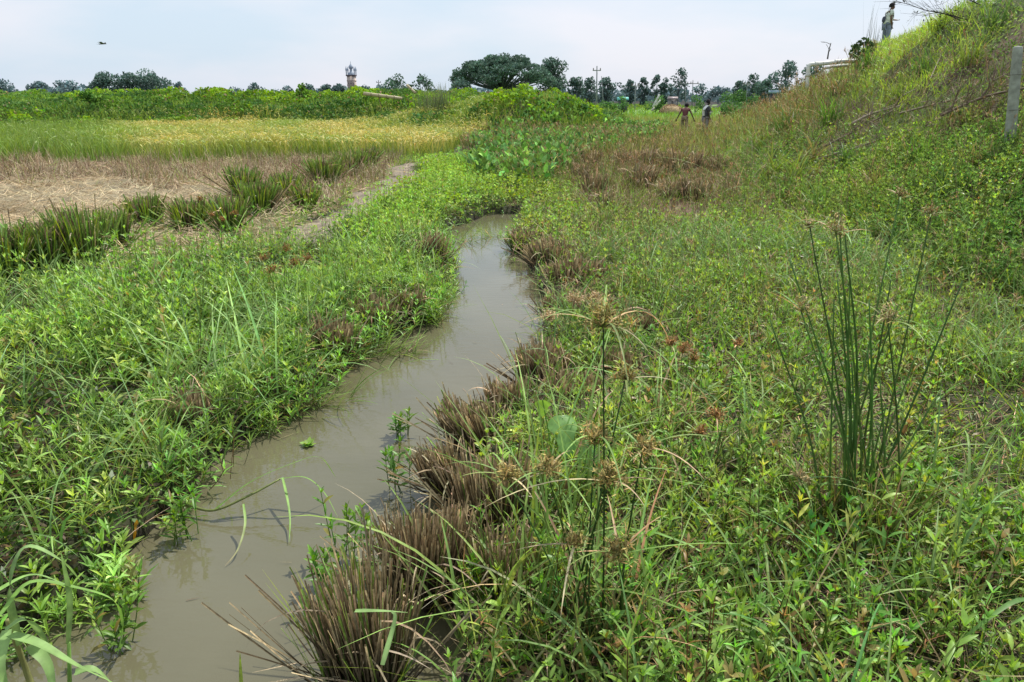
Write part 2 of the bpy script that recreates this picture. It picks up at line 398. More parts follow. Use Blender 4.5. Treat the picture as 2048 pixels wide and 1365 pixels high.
# ================================================================== SETTING
def build_ground():
    ang = np.unique(np.concatenate([np.linspace(-180, -46, 40), np.linspace(-46, 46, 520), np.linspace(46, 180, 40)]))[:-1]
    rad = np.concatenate([[.05, .3, .6], np.geomspace(.8, 70, 430), np.geomspace(75, 6000, 40)])
    A, R = np.meshgrid(np.radians(ang), rad); x = (R*np.sin(A)).ravel(); y = (R*np.cos(A)).ravel()
    z = ground(x, y); px, py = zone(x, y); py = np.where(y < .3, 1600, py)
    n1 = fbm(x, y, 2.5, 2); n2 = fbm(x, y, .5, 5); flat = embt(x, y) < 0
    c = SOIL[None]*(.7+.7*n1[:, None])
    g = np.array((.055, .085, .02)); c = mix(c, np.broadcast_to(g, c.shape), .5*n2)
    st = inpoly(px+60*(n1-.5), py+14*(n2-.5), STRAW) & flat & (y > 1); c = np.where(st[:, None], STRAWC*np.array((.48,.52,.52))*(.6+.6*n1[:, None]), c)
    st = (inpoly(px, py+8*(n1-.5), CLUMPY)) & flat & (y > 1); c = np.where(st[:, None], mix(np.broadcast_to(TAN*.5, c.shape), np.broadcast_to(G_DARK, c.shape), n2), c)
    st = inpoly(px, py, FSTUB) & flat & (y > 1); c = np.where(st[:, None], TAN*.45, c)
    st = inpoly(px+20*(n1-.5), py+10*(n2-.5), MUD) & flat & (y > 1); c = np.where(st[:, None], MUDC*(.7+.7*n1[:, None]), c)
    st = inpoly(px, py, RICE) & flat & (y > 1); c = np.where(st[:, None], np.array((.08, .12, .02)), c)
    st = inpoly(px, py, STUBC) & flat & (y > 1); c = np.where(st[:, None], BROWN*.7, c)
    te = embt(x, y); em = (te > 0) & (np.hypot(x, y) < 60); c = np.where(em[:, None], mix(np.broadcast_to(np.array((.07, .10, .025)), c.shape), np.broadcast_to(np.array((.09, .065, .04)), c.shape), sstep(.45, .65, fbm(x, y, .9, 1))), c)
    far = (np.hypot(x, y) > 60) & (y > 0); c = np.where(far[:, None], mix(np.broadcast_to(np.array((.13, .25, .06)), c.shape), np.broadcast_to(np.array((.18, .26, .08)), c.shape), fbm(x, y, .02, 2)), c)
    ch = z < .04; c = np.where(ch[:, None], SOIL*.55, c)
    na, nr = len(ang), len(rad); i = np.arange(nr-1)[:, None]*na; j = np.arange(na)[None]; j2 = (j+1) % na
    q = np.stack([i+j, i+j2, i+na+j2, i+na+j], -1).reshape(-1, 4)
    a = Acc(); a.add(np.stack([x, y, z], 1), q, c=c)
    o = a.obj('ground', M_soil, smooth=True); tag(o, kind='structure')
    # the muddy channel water
    a = Acc(); xs = np.linspace(-7, 4, 30); ys = np.linspace(-2, 17, 40); X, Y = np.meshgrid(xs, ys)
    i = np.arange(39)[:, None]*30; j = np.arange(29)[None]
    q = np.stack([i+j, i+j+1, i+j+31, i+j+30], -1).reshape(-1, 4)
    a.add(np.stack([X.ravel(), Y.ravel(), 0*X.ravel()], 1), q, c=np.array((.14, .12, .08)))
    tag(a.obj('water', M_water), kind='structure')
build_ground()
# ================================================================== GROUND COVER (stuff)
def cov(name, acc, mat, label, cat): return tag(acc.obj(name, mat), label, cat, kind='stuff')
def flatpts(rho, r0, r1, a0=-41, a1=41):
    p = scatter(rho, r0, r1, a0, a1); p = p[~((np.hypot(p[:, 0], p[:, 1]) < 1.95) & (p[:, 0] < .35) & (p[:, 0] > -1.3))]; d = chan(p[:, 0], p[:, 1]); t = embt(p[:, 0], p[:, 1]); px, py = zone(p[:, 0], p[:, 1])
    return p, d, t, px, py
LEFTC = lambda p: np.interp(p[:, 1], [0, 2, 4, 6, 8, 11, 14, 20, 40], [-.3, -.6, -.5, -.25, 0, .1, -.1, -1.6, -3])  # rough stream centre line
def left_weeds():
    a = Acc()
    p, d, t, px, py = flatpts(lambda r: 300 if r < 5 else (230 if r < 8 else 140), 1.3, 17, -50, 20)
    bad = inpoly(px, py, STRAW) | inpoly(px, py, MUD) | inpoly(px, py, FSTUB) | inpoly(px, py, RICE) | inpoly(px, py, CLUMPY)
    m = (p[:, 0] < LEFTC(p)) & (d > -.12-.40*(fbm(p[:, 0], p[:, 1], 2.2, 6)-.5)) & ~bad & (py > 380) & ~nearst(p)
    dens = fbm(p[:, 0], p[:, 1], 1.5, 1); m &= rng.random(len(p)) < sstep(.34, .52, dens)*.88+.12
    p = p[m]; d = d[m]; r = np.hypot(p[:, 0], p[:, 1]); b = with_z(p, -.02); b[:, 2] = np.maximum(b[:, 2], -.02); n = len(b)
    nn = fbm(p[:, 0], p[:, 1], .8, 3)
    col = vary(mix(np.broadcast_to(G_MID, (n, 3)), np.broadcast_to(G_BRIGHT, (n, 3)), np.clip(nn*1.5-.1+rng.normal(0, .25, n), 0, 1)), n, .14, .1)
    h = rng.uniform(.16, .38, n)*(.35+1.25*sstep(.25, .72, fbm(p[:, 0], p[:, 1], 1.1, 5)))*np.clip(.6+d*1.5, .45, 1.05); LL = np.where(r > 7, .115, .115)*rng.uniform(.7, 1.25, n)
    h = h*np.where(rng.random(n) < .12, rng.uniform(1.2, 1.6, n), 1); LW = .0125*rng.uniform(.7, 1.5, n)*(.7+.9*noise(p[:, 0], p[:, 1], 1.3, 5)); lt = rng.random(n) < .10; col[lt] = col[lt]*np.array((1.5, 1.25, 1.6)); ol = rng.random(n) < .05; col[ol] = vary(np.array((.30, .27, .10)), ol.sum())
    for lo, hi, ns, K in ((0, 4.6, 3, 6), (4.6, 8, 2, 5), (8, 20, 2, 4)):
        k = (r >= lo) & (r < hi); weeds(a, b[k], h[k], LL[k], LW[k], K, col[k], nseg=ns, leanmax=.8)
    q, d2, t, px, py = flatpts(lambda r: 200, 1.5, 11, -50, 20); m = (q[:, 0] < LEFTC(q)) & (d2 > -.18) & (d2 < .12) & (rng.random(len(q)) < sstep(.3, .55, noise(q[:, 0], q[:, 1], 2.0, 2))); q = q[m]; n = len(q); b = np.concatenate([q, np.full((n, 1), .02)], 1)
    weeds(a, b, rng.uniform(.12, .34, n), .10*np.ones(n), .014*np.ones(n), 5, vary(G_MID*1.25, n, .25, .12), nseg=2, leanmax=1.35, stemcol=vary(np.array((.16, .14, .05)), n))
    p, d, t, px, py = flatpts(lambda r: 1500 if r < 6 else 700, 1.2, 17, -50, 20)
    bad = inpoly(px, py, STRAW) | inpoly(px, py, MUD) | inpoly(px, py, FSTUB) | inpoly(px, py, RICE) | inpoly(px, py, CLUMPY)
    m = (p[:, 0] < LEFTC(p)) & (d > -.02) & ~bad & (py > 380) & ~nearst(p); p = p[m]; c = with_z(p); hm = fbm(p[:, 0], p[:, 1], 1.1, 5); n = len(p); c[:, 2] += rng.uniform(0, .10, n)*(.3+2.2*sstep(.3, .7, hm))
    k = rng.random(n) < .3; col = vary(G_MID*.38, n, .35, .12); col[k] = vary(TAN*.35, k.sum(), .4)  # understory leaves coloured dark, standing in for shade between the plants
    cards(a, c, rng.uniform(.03, .08, n), col, up=.2, asp=.35)
    cov('waterside_weed', a, M_leaf, 'low bright green leafy weeds crowding the left bank of the ditch', 'weeds')
def right_weeds():
    a = Acc()
    p, d, t, px, py = flatpts(lambda r: 260 if r < 4 else (200 if r < 8 else 110), 1.1, 19, -25, 50)
    bad = inpoly(px, py, STUBC) | inpoly(px, py, MUD)
    m = (p[:, 0] > LEFTC(p)) & (d > .0) & ~bad & (t < .35) & (py > 350) & ~nearst(p)
    dens = fbm(p[:, 0], p[:, 1], 1.8, 6); m &= rng.random(len(p)) < sstep(.28, .55, dens)*.85+.15
    p = p[m]; d = d[m]; r = np.hypot(p[:, 0], p[:, 1]); b = with_z(p, -.02); n = len(b)
    nn = fbm(p[:, 0], p[:, 1], .7, 2)
    y2 = np.array((.36, .50, .10)); y1 = np.array((.15, .30, .05))
    col = vary(mix(np.broadcast_to(y1, (n, 3)), np.broadcast_to(y2, (n, 3)), np.clip(nn*1.5-.2+rng.normal(0, .25, n), 0, 1)), n, .16, .14)
    h = rng.uniform(.10, .32, n)*(.6+.8*fbm(p[:, 0], p[:, 1], 1.3, 4)); LL = .092*rng.uniform(.6, 1.3, n)
    red = vary(np.array((.16, .09, .04)), n); sc = np.where(rng.random(n)[:, None] < .4, red, col*.8)
    h = h*np.where(rng.random(n) < .12, rng.uniform(1.2, 1.7, n), 1); LW = .0138*rng.uniform(.6, 1.5, n)*(.5+1.1*noise(p[:, 0], p[:, 1], 1.1, 5)); ol = rng.random(n) < .07; col[ol] = vary(np.array((.34, .26, .10)), ol.sum())
    for lo, hi, ns, K in ((0, 4.2, 3, 5), (4.2, 8, 2, 4), (8, 22, 2, 4)):
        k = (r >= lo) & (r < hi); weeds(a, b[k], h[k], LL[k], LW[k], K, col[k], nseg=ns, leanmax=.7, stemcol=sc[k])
    p, d, t, px, py = flatpts(lambda r: 1300 if r < 6 else 620, 1.1, 19, -25, 50)
    m = (p[:, 0] > LEFTC(p)) & (d > .02) & ~nearst(p) & ~inpoly(px, py, STUBC) & (t < .3) & (rng.random(len(p)) < .25+.75*sstep(.3, .55, fbm(p[:, 0], p[:, 1], 1.8, 6))); p = p[m]; c = with_z(p); n = len(p); c[:, 2] += rng.uniform(0, .12, n)
    k = rng.random(n) < .35; col = vary(y1*.6, n, .4, .12); col[k] = vary(TAN*.5, k.sum(), .4)  # lower leaf layer darkened in colour to give shaded gaps under the weeds
    cards(a, c, rng.uniform(.02, .065, n), col, up=.2, asp=.35)
    cov('marsh_weed', a, M_leaf, 'mixed yellow green leafy weeds on the marshy ground right of the ditch', 'weeds')
def fine_grass():
    # thin green and dry blades through everything
    a = Acc(); dry = Acc()
    p, d, t, px, py = flatpts(lambda r: 560 if r < 4.5 else (480 if r < 9 else 260), 1.1, 24, -46, 48)
    right = p[:, 0] > LEFTC(p)
    bad = inpoly(px, py, STRAW) | inpoly(px, py, MUD) | inpoly(px, py, FSTUB) | inpoly(px, py, RICE)
    dn = fbm(p[:, 0], p[:, 1], 1.2, 3)
    prob = np.where(right, .40+.60*sstep(.35, .65, dn), .14+.80*sstep(.44, .60, dn)*(px > 60)*(py < 1080)); prob = np.where(inpoly(px, py, CLUMPY), .3, prob)
    prob = np.where(inpoly(px, py, CLOW), .8, prob)
    m = (d > -.02) & ~bad & (t < .2) & (rng.random(len(p)) < prob) & ~nearst(p); p = p[m]; right = right[m]; px = px[m]; py = py[m]
    r = np.hypot(p[:, 0], p[:, 1]); b = with_z(p, -.01); n = len(b); w = np.interp(r, [1, 4, 10, 20], [.005, .008, .012, .02])*rng.uniform(.5, 1.3, n)
    isdry = rng.random(n) < np.where(right, .22+.50*sstep(.42, .66, fbm(p[:, 0], p[:, 1], .6, 7))+.12*(p[:, 1] > 4.5), .12); isdry |= inpoly(px, py, CLUMPY) & (rng.random(n) < .6)
    g = ~isdry; L = rng.uniform(.12, .42, n)*(.6+.9*fbm(p[:, 0], p[:, 1], .9, 5))*np.where(rng.random(n) < .08, 1.5, 1); az = rng.uniform(0, 2*PI, n); lean = rng.uniform(.1, 1.0, n); cv = rng.uniform(.0, 1.5, n)
    L = np.where(inpoly(px, py, CLOW), L*.45, L)
    nn = fbm(p[:, 0], p[:, 1], .5, 1)
    gc = vary(mix(np.broadcast_to(G_MID*1.1, (n, 3)), np.broadcast_to(np.array((.30, .42, .08)), (n, 3)), np.clip(nn*1.3-.1+rng.normal(0, .2, n), 0, 1)), n, .22, .15)
    blades(a, b[g], az[g], lean[g], cv[g], L[g], w[g], gc[g], nseg=3, fold=0, roll=rng.uniform(-1.2, 1.2, g.sum()))
    dc = vary(mix(np.broadcast_to(TAN, (n, 3)), np.broadcast_to(STRAWC*.8, (n, 3)), rng.random(n)), n, .3, .12)
    dry_ = isdry
    blades(dry, b[dry_], az[dry_], lean[dry_]+.3, cv[dry_], L[dry_]*.9, w[dry_]*.9, dc[dry_], nseg=3, fold=0, roll=rng.uniform(-1.2, 1.2, dry_.sum()))
    q, d, t, px, py = flatpts(lambda r: 26, 1.6, 11, -46, 44)
    m = (d > -.03) & (t < .1) & ~inpoly(px, py, STRAW) & ~inpoly(px, py, CLUMPY) & ~inpoly(px, py, MUD) & (rng.random(len(q)) < sstep(.42, .6, fbm(q[:, 0], q[:, 1], 1.1, 7))); q = q[m]; n = len(q); base = with_z(q)
    b = np.repeat(base, 5, 0)+np.concatenate([rng.normal(0, .03, (n*5, 2)), np.zeros((n*5, 1))], 1); n5 = n*5; cc = vary(np.array((.25, .40, .12)), n5, .2, .1)
    blades(a, b, rng.uniform(0, 2*PI, n5), rng.uniform(.0, .6, n5), rng.uniform(.3, 2.0, n5), rng.uniform(.3, .7, n5), rng.uniform(.008, .017, n5), cc*.6, tip=cc, nseg=6, fold=.3, roll=rng.normal(0, .4, n5))
    cov('marsh_grass', a, M_grass, 'thin green grass blades tangled through the weeds of the marsh', 'grass')
    # flattened litter near the ground
    p, d, t, px, py = flatpts(lambda r: 260 if r < 5 else 120, 1.1, 16, -46, 48)
    m = (d > .0) & (t < .3) & (p[:, 0] > LEFTC(p)-1.2); p = p[m]; b = with_z(p, .01); n = len(b)
    blades(dry, b, rng.uniform(0, 2*PI, n), rng.uniform(1.2, 1.6, n), rng.uniform(-.3, .3, n), rng.uniform(.08, .3, n), np.interp(np.hypot(p[:, 0], p[:, 1]), [1, 10], [.004, .009]), vary(mix(np.broadcast_to(BROWN, (n, 3)), np.broadcast_to(TAN, (n, 3)), rng.random(n)), n, .3), nseg=2, fold=0)
    cov('dry_grass', dry, M_dry, 'dry straw coloured grass and litter between the green weeds', 'dry grass')
def seed_grass():
    # tall thin culms with brown seed heads, mostly right of the ditch
    a = Acc()
    p, d, t, px, py = flatpts(lambda r: 18 if r < 6 else 20, 2.0, 36, -10, 42)
    m = (d > .05) & (p[:, 0] > LEFTC(p)+.3) & (t < .7) & (rng.random(len(p)) < .2+.8*sstep(.4, .6, fbm(p[:, 0], p[:, 1], .4, 2))); p = p[m]
    b = with_z(p); n = len(b); r = np.hypot(p[:, 0], p[:, 1]); h = rng.uniform(.35, .75, n)*np.interp(r, [2, 8, 30], [.75, 1, 1.2]); az = rng.uniform(0, 2*PI, n)
    w = np.interp(r, [2, 8, 20, 36], [.0018, .003, .006, .009]); le = rng.uniform(0, .35, n); cv = rng.uniform(0, .4, n)
    cc = vary(mix(np.broadcast_to(G_OLIVE, (n, 3)), np.broadcast_to(TAN, (n, 3)), rng.random(n)), n, .2)
    pth = stems(a, b, az, le, cv, h, w, cc, nseg=4)
    hd = vary(mix(np.broadcast_to(RUST, (n, 3)), np.broadcast_to(TAN, (n, 3)), rng.random(n)), n, .2)
    for k in range(5):
        q = pth[:, -1].copy(); q[:, 2] -= .01*k
        blades(a, q, rng.uniform(0, 2*PI, n), rng.uniform(.2, 1.3, n), rng.uniform(.2, 1, n), rng.uniform(.03, .09, n)*np.interp(r, [2, 30], [1, 1.8]), w*2.4, hd, nseg=2, fold=0)
    cov('seeding_grass', a, M_dry, 'slender brown seed heads of wild grass standing above the marsh weeds', 'grass')
def floating_litter():
    a = Acc(); p = scatter(lambda r: 26, 1.6, 13, -45, 12); d = chan(p[:, 0], p[:, 1])
    m = (d < 0) & (rng.random(len(p)) < .07+1.0*np.exp(d/.10)); p = p[m]; n = len(p); b = np.concatenate([p, np.full((n, 1), .004)+rng.uniform(0, .004, (n, 1))], 1)
    blades(a, b, rng.uniform(0, 2*PI, n), rng.uniform(1.52, 1.57, n), 0, rng.uniform(.02, .16, n), rng.uniform(.002, .006, n), vary(mix(np.broadcast_to(BROWN*.6, (n, 3)), np.broadcast_to(TAN, (n, 3)), rng.random(n)), n, .3), nseg=2, fold=0)
    cards(a, b[::3]+np.array((.02, .01, .002)), rng.uniform(.008, .022, len(b[::3])), vary(np.array((.16, .22, .06)), len(b[::3]), .4), up=8, asp=.7)
    # half drowned sprigs and grass at the waterline
    p = scatter(lambda r: 130, 1.5, 12, -46, 25); d = chan(p[:, 0], p[:, 1]); m = (d < .06) & (d > -.22) & (rng.random(len(p)) < np.exp(-np.abs(d)/.07)*(.2+.8*sstep(.4, .6, noise(p[:, 0], p[:, 1], 2.5, 6)))); p = p[m]; n = len(p); b = np.concatenate([p, np.zeros((n, 1))], 1)
    blades(a, b, rng.uniform(0, 2*PI, n), rng.uniform(.1, 1.3, n), rng.uniform(-.2, 1.0, n), rng.uniform(.08, .34, n), .006, vary(mix(np.broadcast_to(BROWN, (n, 3)), np.broadcast_to(G_MID, (n, 3)), rng.random(n)), n, .3), nseg=4, fold=0)
    cov('waterline_litter', a, M_dry, 'bits of dead stem and half drowned grass along the water edge', 'litter')
def straw_flat():
    a = Acc(); p, d, t, px, py = flatpts(lambda r: 330 if r < 16 else 150, 8, 26, -41, 5)
    nz = fbm(p[:, 0], p[:, 1], .7, 2)
    m = (inpoly(px+50*(nz-.5), py+12*(nz-.5), STRAW)) | (inpoly(px, py, CLUMPY) & (rng.random(len(p)) < .35)) | (inpoly(px, py, FSTUB) & (rng.random(len(p)) < .25)) | (inpoly(px, py, MUD) & (rng.random(len(p)) < .12)); p = p[m]; n = len(p)
    b = with_z(p, .02+0); b[:, 2] += rng.uniform(0, .07, n)
    blades(a, b, rng.uniform(0, 2*PI, n), rng.uniform(1.15, 1.7, n), rng.uniform(-.5, .5, n), rng.uniform(.15, .45, n), .013, vary(mix(np.broadcast_to(TAN*np.array((.85,.88,.9)), (n, 3)), np.broadcast_to(STRAWC*np.array((.98,1.02,1.0)), (n, 3)), np.clip(rng.random(n)*.5+1.6*(fbm(p[:, 0], p[:, 1], .9, 1)-.3), 0, 1))*(.55+.9*fbm(p[:, 0], p[:, 1], 1.8, 5))[:, None], n, .25, .06), nseg=2, fold=0, roll=rng.uniform(-.8, .8, n))
    cov('flattened_straw', a, M_dry, 'pale flattened straw lying over the harvested patch left of the mud path', 'straw')
def stubble_field():
    a = Acc()
    p, d, t, px, py = flatpts(lambda r: 150, 14, 34, -41, 5)
    k = inpoly(px, py, FSTUB)
    cl = np.clip(noise(p[:, 0], p[:, 1], 3.2, 4)*1.4-.2, 0, 1)
    m = k & (rng.random(len(p)) < .3+.7*cl); p = p[m]; n = len(p); b = with_z(p); u = fbm(p[:, 0], p[:, 1], .35, 6)
    gx = sstep(-4.5, -1.5, p[:, 0])
    col = mix(np.broadcast_to(GREYB*.7*np.array((1.0,.92,.72)), (n, 3)), np.broadcast_to(STRAWC*.95, (n, 3)), np.clip(rng.random(n)*.8+1.2*(fbm(p[:, 0], p[:, 1], .8, 3)-.5), 0, 1))
    grn = rng.random(n) < .12+.55*gx+.2*(u > .6); col = np.where(grn[:, None], G_OLIVE*1.05, col)
    blades(a, b, rng.uniform(0, 2*PI, n), rng.uniform(0, .5, n)+.7*(noise(p[:, 0], p[:, 1], 1.1, 1) < .42), rng.uniform(0, 1.3, n), rng.uniform(.2, .62, n)*(.6+.8*noise(p[:, 0], p[:, 1], 1.5, 2)), np.where(rng.random(n) < .5, .011, .017), vary(col, n, .25, .1), tip=vary(col*1.15, n, .2), nseg=3, fold=0, roll=rng.uniform(-.5, .5, n))
    # centre right patch of old stubble
    p, d, t, px, py = flatpts(lambda r: 210, 9, 26, -2, 24); m = inpoly(px+110*(fbm(p[:, 0], p[:, 1], .7, 1)-.5), py+40*(fbm(p[:, 0], p[:, 1], .9, 2)-.5), STUBC) & (rng.random(len(p)) < np.clip(noise(p[:, 0], p[:, 1], 1.6, 3)*2.6-.9, .05, 1)); p = p[m]; n = len(p); b = with_z(p)
    col = mix(np.broadcast_to(BROWN*1.15, (n, 3)), np.broadcast_to(TAN, (n, 3)), rng.random(n)); grn = rng.random(n) < .10+.6*sstep(.45, .6, fbm(p[:, 0], p[:, 1], .8, 6)); col = np.where(grn[:, None], G_OLIVE*1.1, col)
    blades(a, b, rng.uniform(0, 2*PI, n), rng.uniform(0, .7, n), rng.uniform(0, .9, n), rng.uniform(.12, .40, n)*(.5+.9*noise(p[:, 0], p[:, 1], 1.6, 3)), .014, vary(col*.4, n, .25, .1), tip=vary(col*1.3, n, .3), nseg=2, fold=0, roll=rng.uniform(-.6, .6, n))
    cov('rice_stubble_field', a, M_dry, 'brown cut rice stubble standing in the field beyond the straw', 'stubble')
def rice():
    a = Acc(); p, d, t, px, py = flatpts(lambda r: 62 if r < 36 else 40, 24, 62, -41, 6)
    m = inpoly(px, py, RICE) & (p[:, 1] < 46); p = p[m]; px = px[m]; py = py[m]; n = len(p); b = with_z(p)
    # ripening yellow band
    yb = sstep(150, 330, px+80*(fbm(p[:, 0], p[:, 1], .3, 1)-.5))*sstep(243, 258, py+10*(fbm(p[:, 0], p[:, 1], .5, 2)-.5))
    g = vary(np.array((.20, .32, .06)), n, .12, .08); yl = vary(np.array((.56, .49, .15)), n, .14, .06)
    pk = np.clip(fbm(p[:, 0], p[:, 1], .33, 3)*3-1.0+.3*rng.normal(size=n), 0, 1); hv = .75+.5*fbm(p[:, 0], p[:, 1], .6, 5); tipc = mix(g*1.1, yl, yb*(.2+.85*pk)); tipc = mix(tipc, vary(np.array((.27, .25, .12)), n, .1), (1-yb)*.3*pk)
    az = rng.uniform(0, 2*PI, n)
    blades(a, b, az, rng.uniform(0, .25, n), rng.uniform(.1, .9, n), rng.uniform(.55, .8, n)*hv, .032, g*.9, tip=tipc, nseg=3, fold=0, roll=rng.uniform(-1, 1, n))
    k = rng.random(n) < .75*yb+.1; q = b[k].copy(); q[:, 2] += rng.uniform(.42, .6, k.sum())*hv[k]
    blades(a, q, az[k], rng.uniform(.3, .8, k.sum()), rng.uniform(.8, 1.8, k.sum()), rng.uniform(.15, .28, k.sum()), .03, tipc[k]*1.1, nseg=3, prof='lens', fold=0, roll=rng.uniform(-1, 1, k.sum()))
    cov('rice_crop', a, M_grass, 'green and ripening yellow rice growing below the far bank', 'rice crop')
def centre_cover():
    a = Acc(); p, d, t, px, py = flatpts(lambda r: 260, 8, 24, -22, 14)
    nz = fbm(p[:, 0], p[:, 1], .8, 4)
    m = (inpoly(px+60*(nz-.5), py+20*(nz-.5), CLOW)) & (d > -.05) & ~inpoly(px, py, MUD); p = p[m]; n = len(p)
    c = with_z(p); nn = fbm(p[:, 0], p[:, 1], 1.2, 1); bump = .30*sstep(.35, .75, fbm(p[:, 0], p[:, 1], .9, 7))*sstep(0, .6, -.2-p[:, 0]+.12*p[:, 1]-.9)
    c[:, 2] += rng.uniform(.0, .16, n)+bump
    col = vary(mix(np.broadcast_to(G_BRIGHT, (n, 3)), np.broadcast_to(G_YEL, (n, 3)), np.clip(nn*1.6-.4, 0, 1)), n, .25, .12)
    cards(a, c, rng.uniform(.05, .1, n), col, up=.6, asp=.5)
    # left strip along the path, taller leafy growth
    p, d, t, px, py = flatpts(lambda r: 60, 9, 24, -25, 6); m = inpoly(px, py, [(640,480),(810,380),(880,325),(960,300),(930,380),(880,455),(850,470),(760,520)]) & (d > 0) & ~inpoly(px, py, MUD); p = p[m]; n = len(p)
    weeds(a, with_z(p), rng.uniform(.15, .35, n), .11*np.ones(n), .026*np.ones(n), 4, vary(G_BRIGHT, n, .16), nseg=2)
    cov('creeping_weed', a, M_vine, 'low bright green creeping plants where the ditch narrows', 'weeds')
    # broad hyacinth leaves
    a = Acc(); p, d, t, px, py = flatpts(lambda r: 62, 12, 45, -10, 20); m = inpoly(px, py, HYAC) & (rng.random(len(p)) < .9*sstep(.34, .52, fbm(p[:, 0], p[:, 1], .6, 3))); p = p[m]; n = len(p); b = with_z(p)
    az = rng.uniform(0, 2*PI, n); h = rng.uniform(.25, .6, n)
    pt = stems(a, b, az, rng.uniform(.1, .5, n), 0*az, h, .008, vary(G_MID, n), nseg=2)
    blades(a, pt[:, -1], az, rng.uniform(.2, 1.0, n), rng.uniform(.1, .6, n), rng.uniform(.13, .24, n), rng.uniform(.09, .15, n), vary(np.array((.135, .265, .07)), n, .45), nseg=3, prof='ovate', fold=.35, roll=rng.uniform(-.8, .8, n))
    cov('broad_leaved_marsh_plants', a, M_vine, 'broad glossy leaved marsh plants filling the far end of the ditch', 'marsh plants')
def bank_vines():
    a = Acc(); p = scatter(lambda r: 120 if r < 58 else 50, 34, 72, -42, 10)
    z = ground(p[:, 0], p[:, 1]); m = (z > .32) & (embt(p[:, 0], p[:, 1]) < 0) | ((p[:, 1] > 43.5) & (p[:, 1] < 62) & (p[:, 0] < 6)); p = p[m]; z = z[m]; n = len(p)
    lump = fbm(p[:, 0], p[:, 1], .8, 2); dk = fbm(p[:, 0], p[:, 1], .22, 5)
    up = .55*sstep(.35, .7, lump)*(.4+dk)+rng.uniform(0, .22, n)
    mound = np.hypot((p[:, 0]-.95)/4, (p[:, 1]-39.5)/4) < 1.1
    lump2 = fbm(p[:, 0], p[:, 1], 1.9, 4); kk = np.clip((lump-.38)*2.2+(lump2-.5)*2.2+.2*rng.normal(size=n), 0, 1)*sstep(.34, .58, dk+.10*mound); up = up+.35*(lump2-.4)
    tone = fbm(p[:, 0], p[:, 1], .1, 6)
    vd = mix(np.broadcast_to(np.array((.05, .13, .028)), (n, 3)), np.broadcast_to(np.array((.13, .25, .075)), (n, 3)), tone)
    col = vary(mix(vd, np.broadcast_to(np.array((.27, .45, .045)), (n, 3)), kk), n, .2, .1)  # gaps between vine lumps coloured dark, lump tops lime: shade put into colour
    br = (rng.random(n) < .035); col[br] = vary(TAN*.8, br.sum())
    c = np.concatenate([p, (z+up)[:, None]], 1); cards(a, c, rng.uniform(.10, .24, n), col, up=.25, asp=.7)
    # stiff grass along the foot and on top
    k = rng.random(n) < .30; q = np.concatenate([p[k], z[k][:, None]], 1); nk = k.sum()
    blades(a, q, rng.uniform(0, 2*PI, nk), rng.uniform(0, .6, nk), rng.uniform(.2, 1, nk), rng.uniform(.35, .85, nk), .035, vary(np.array((.16, .28, .05)), nk, .2), tip=vary(np.array((.28, .42, .09)), nk, .2), nseg=2, fold=0)
    cov('bank_vines', a, M_vine, 'sprawling green vines and grass covering the long far banks', 'vines')
    # far field grass on the right of the mound and brown band before it
    a = Acc(); p = scatter(lambda r: 30 if r < 45 else (9 if r < 80 else 1.6), 20, 170, -3, 24); t = embt(p[:, 0], p[:, 1]); px, py = zone(p[:, 0], p[:, 1])
    m = (t < .25) & (px > 1000) & (py < 335); p = p[m]; py = py[m]; n = len(p); r = np.hypot(p[:, 0], p[:, 1]); b = with_z(p)
    brn = np.clip(sstep(236, 250, py)*(.15+.85*fbm(p[:, 0], p[:, 1], .3, 1))*1.2, 0, 1)
    g = mix(np.broadcast_to(np.array((.21, .36, .06)), (n, 3)), np.broadcast_to(np.array((.40, .34, .13)), (n, 3)), brn*.85)
    blades(a, b, rng.uniform(0, 2*PI, n), rng.uniform(0, .5, n), rng.uniform(0, .9, n), rng.uniform(.3, .62, n)*np.where(r > 60, .8, 1)*(1+.5*sstep(240, 252, py)), np.interp(r, [20, 45, 80, 170], [.018, .035, .08, .3]), vary(g, n, .22, .1), nseg=2, fold=0, roll=rng.uniform(-.8, .8, n))
    cov('meadow_grass', a, M_grass, 'bright green meadow and browning grass behind the two far walkers', 'grass')
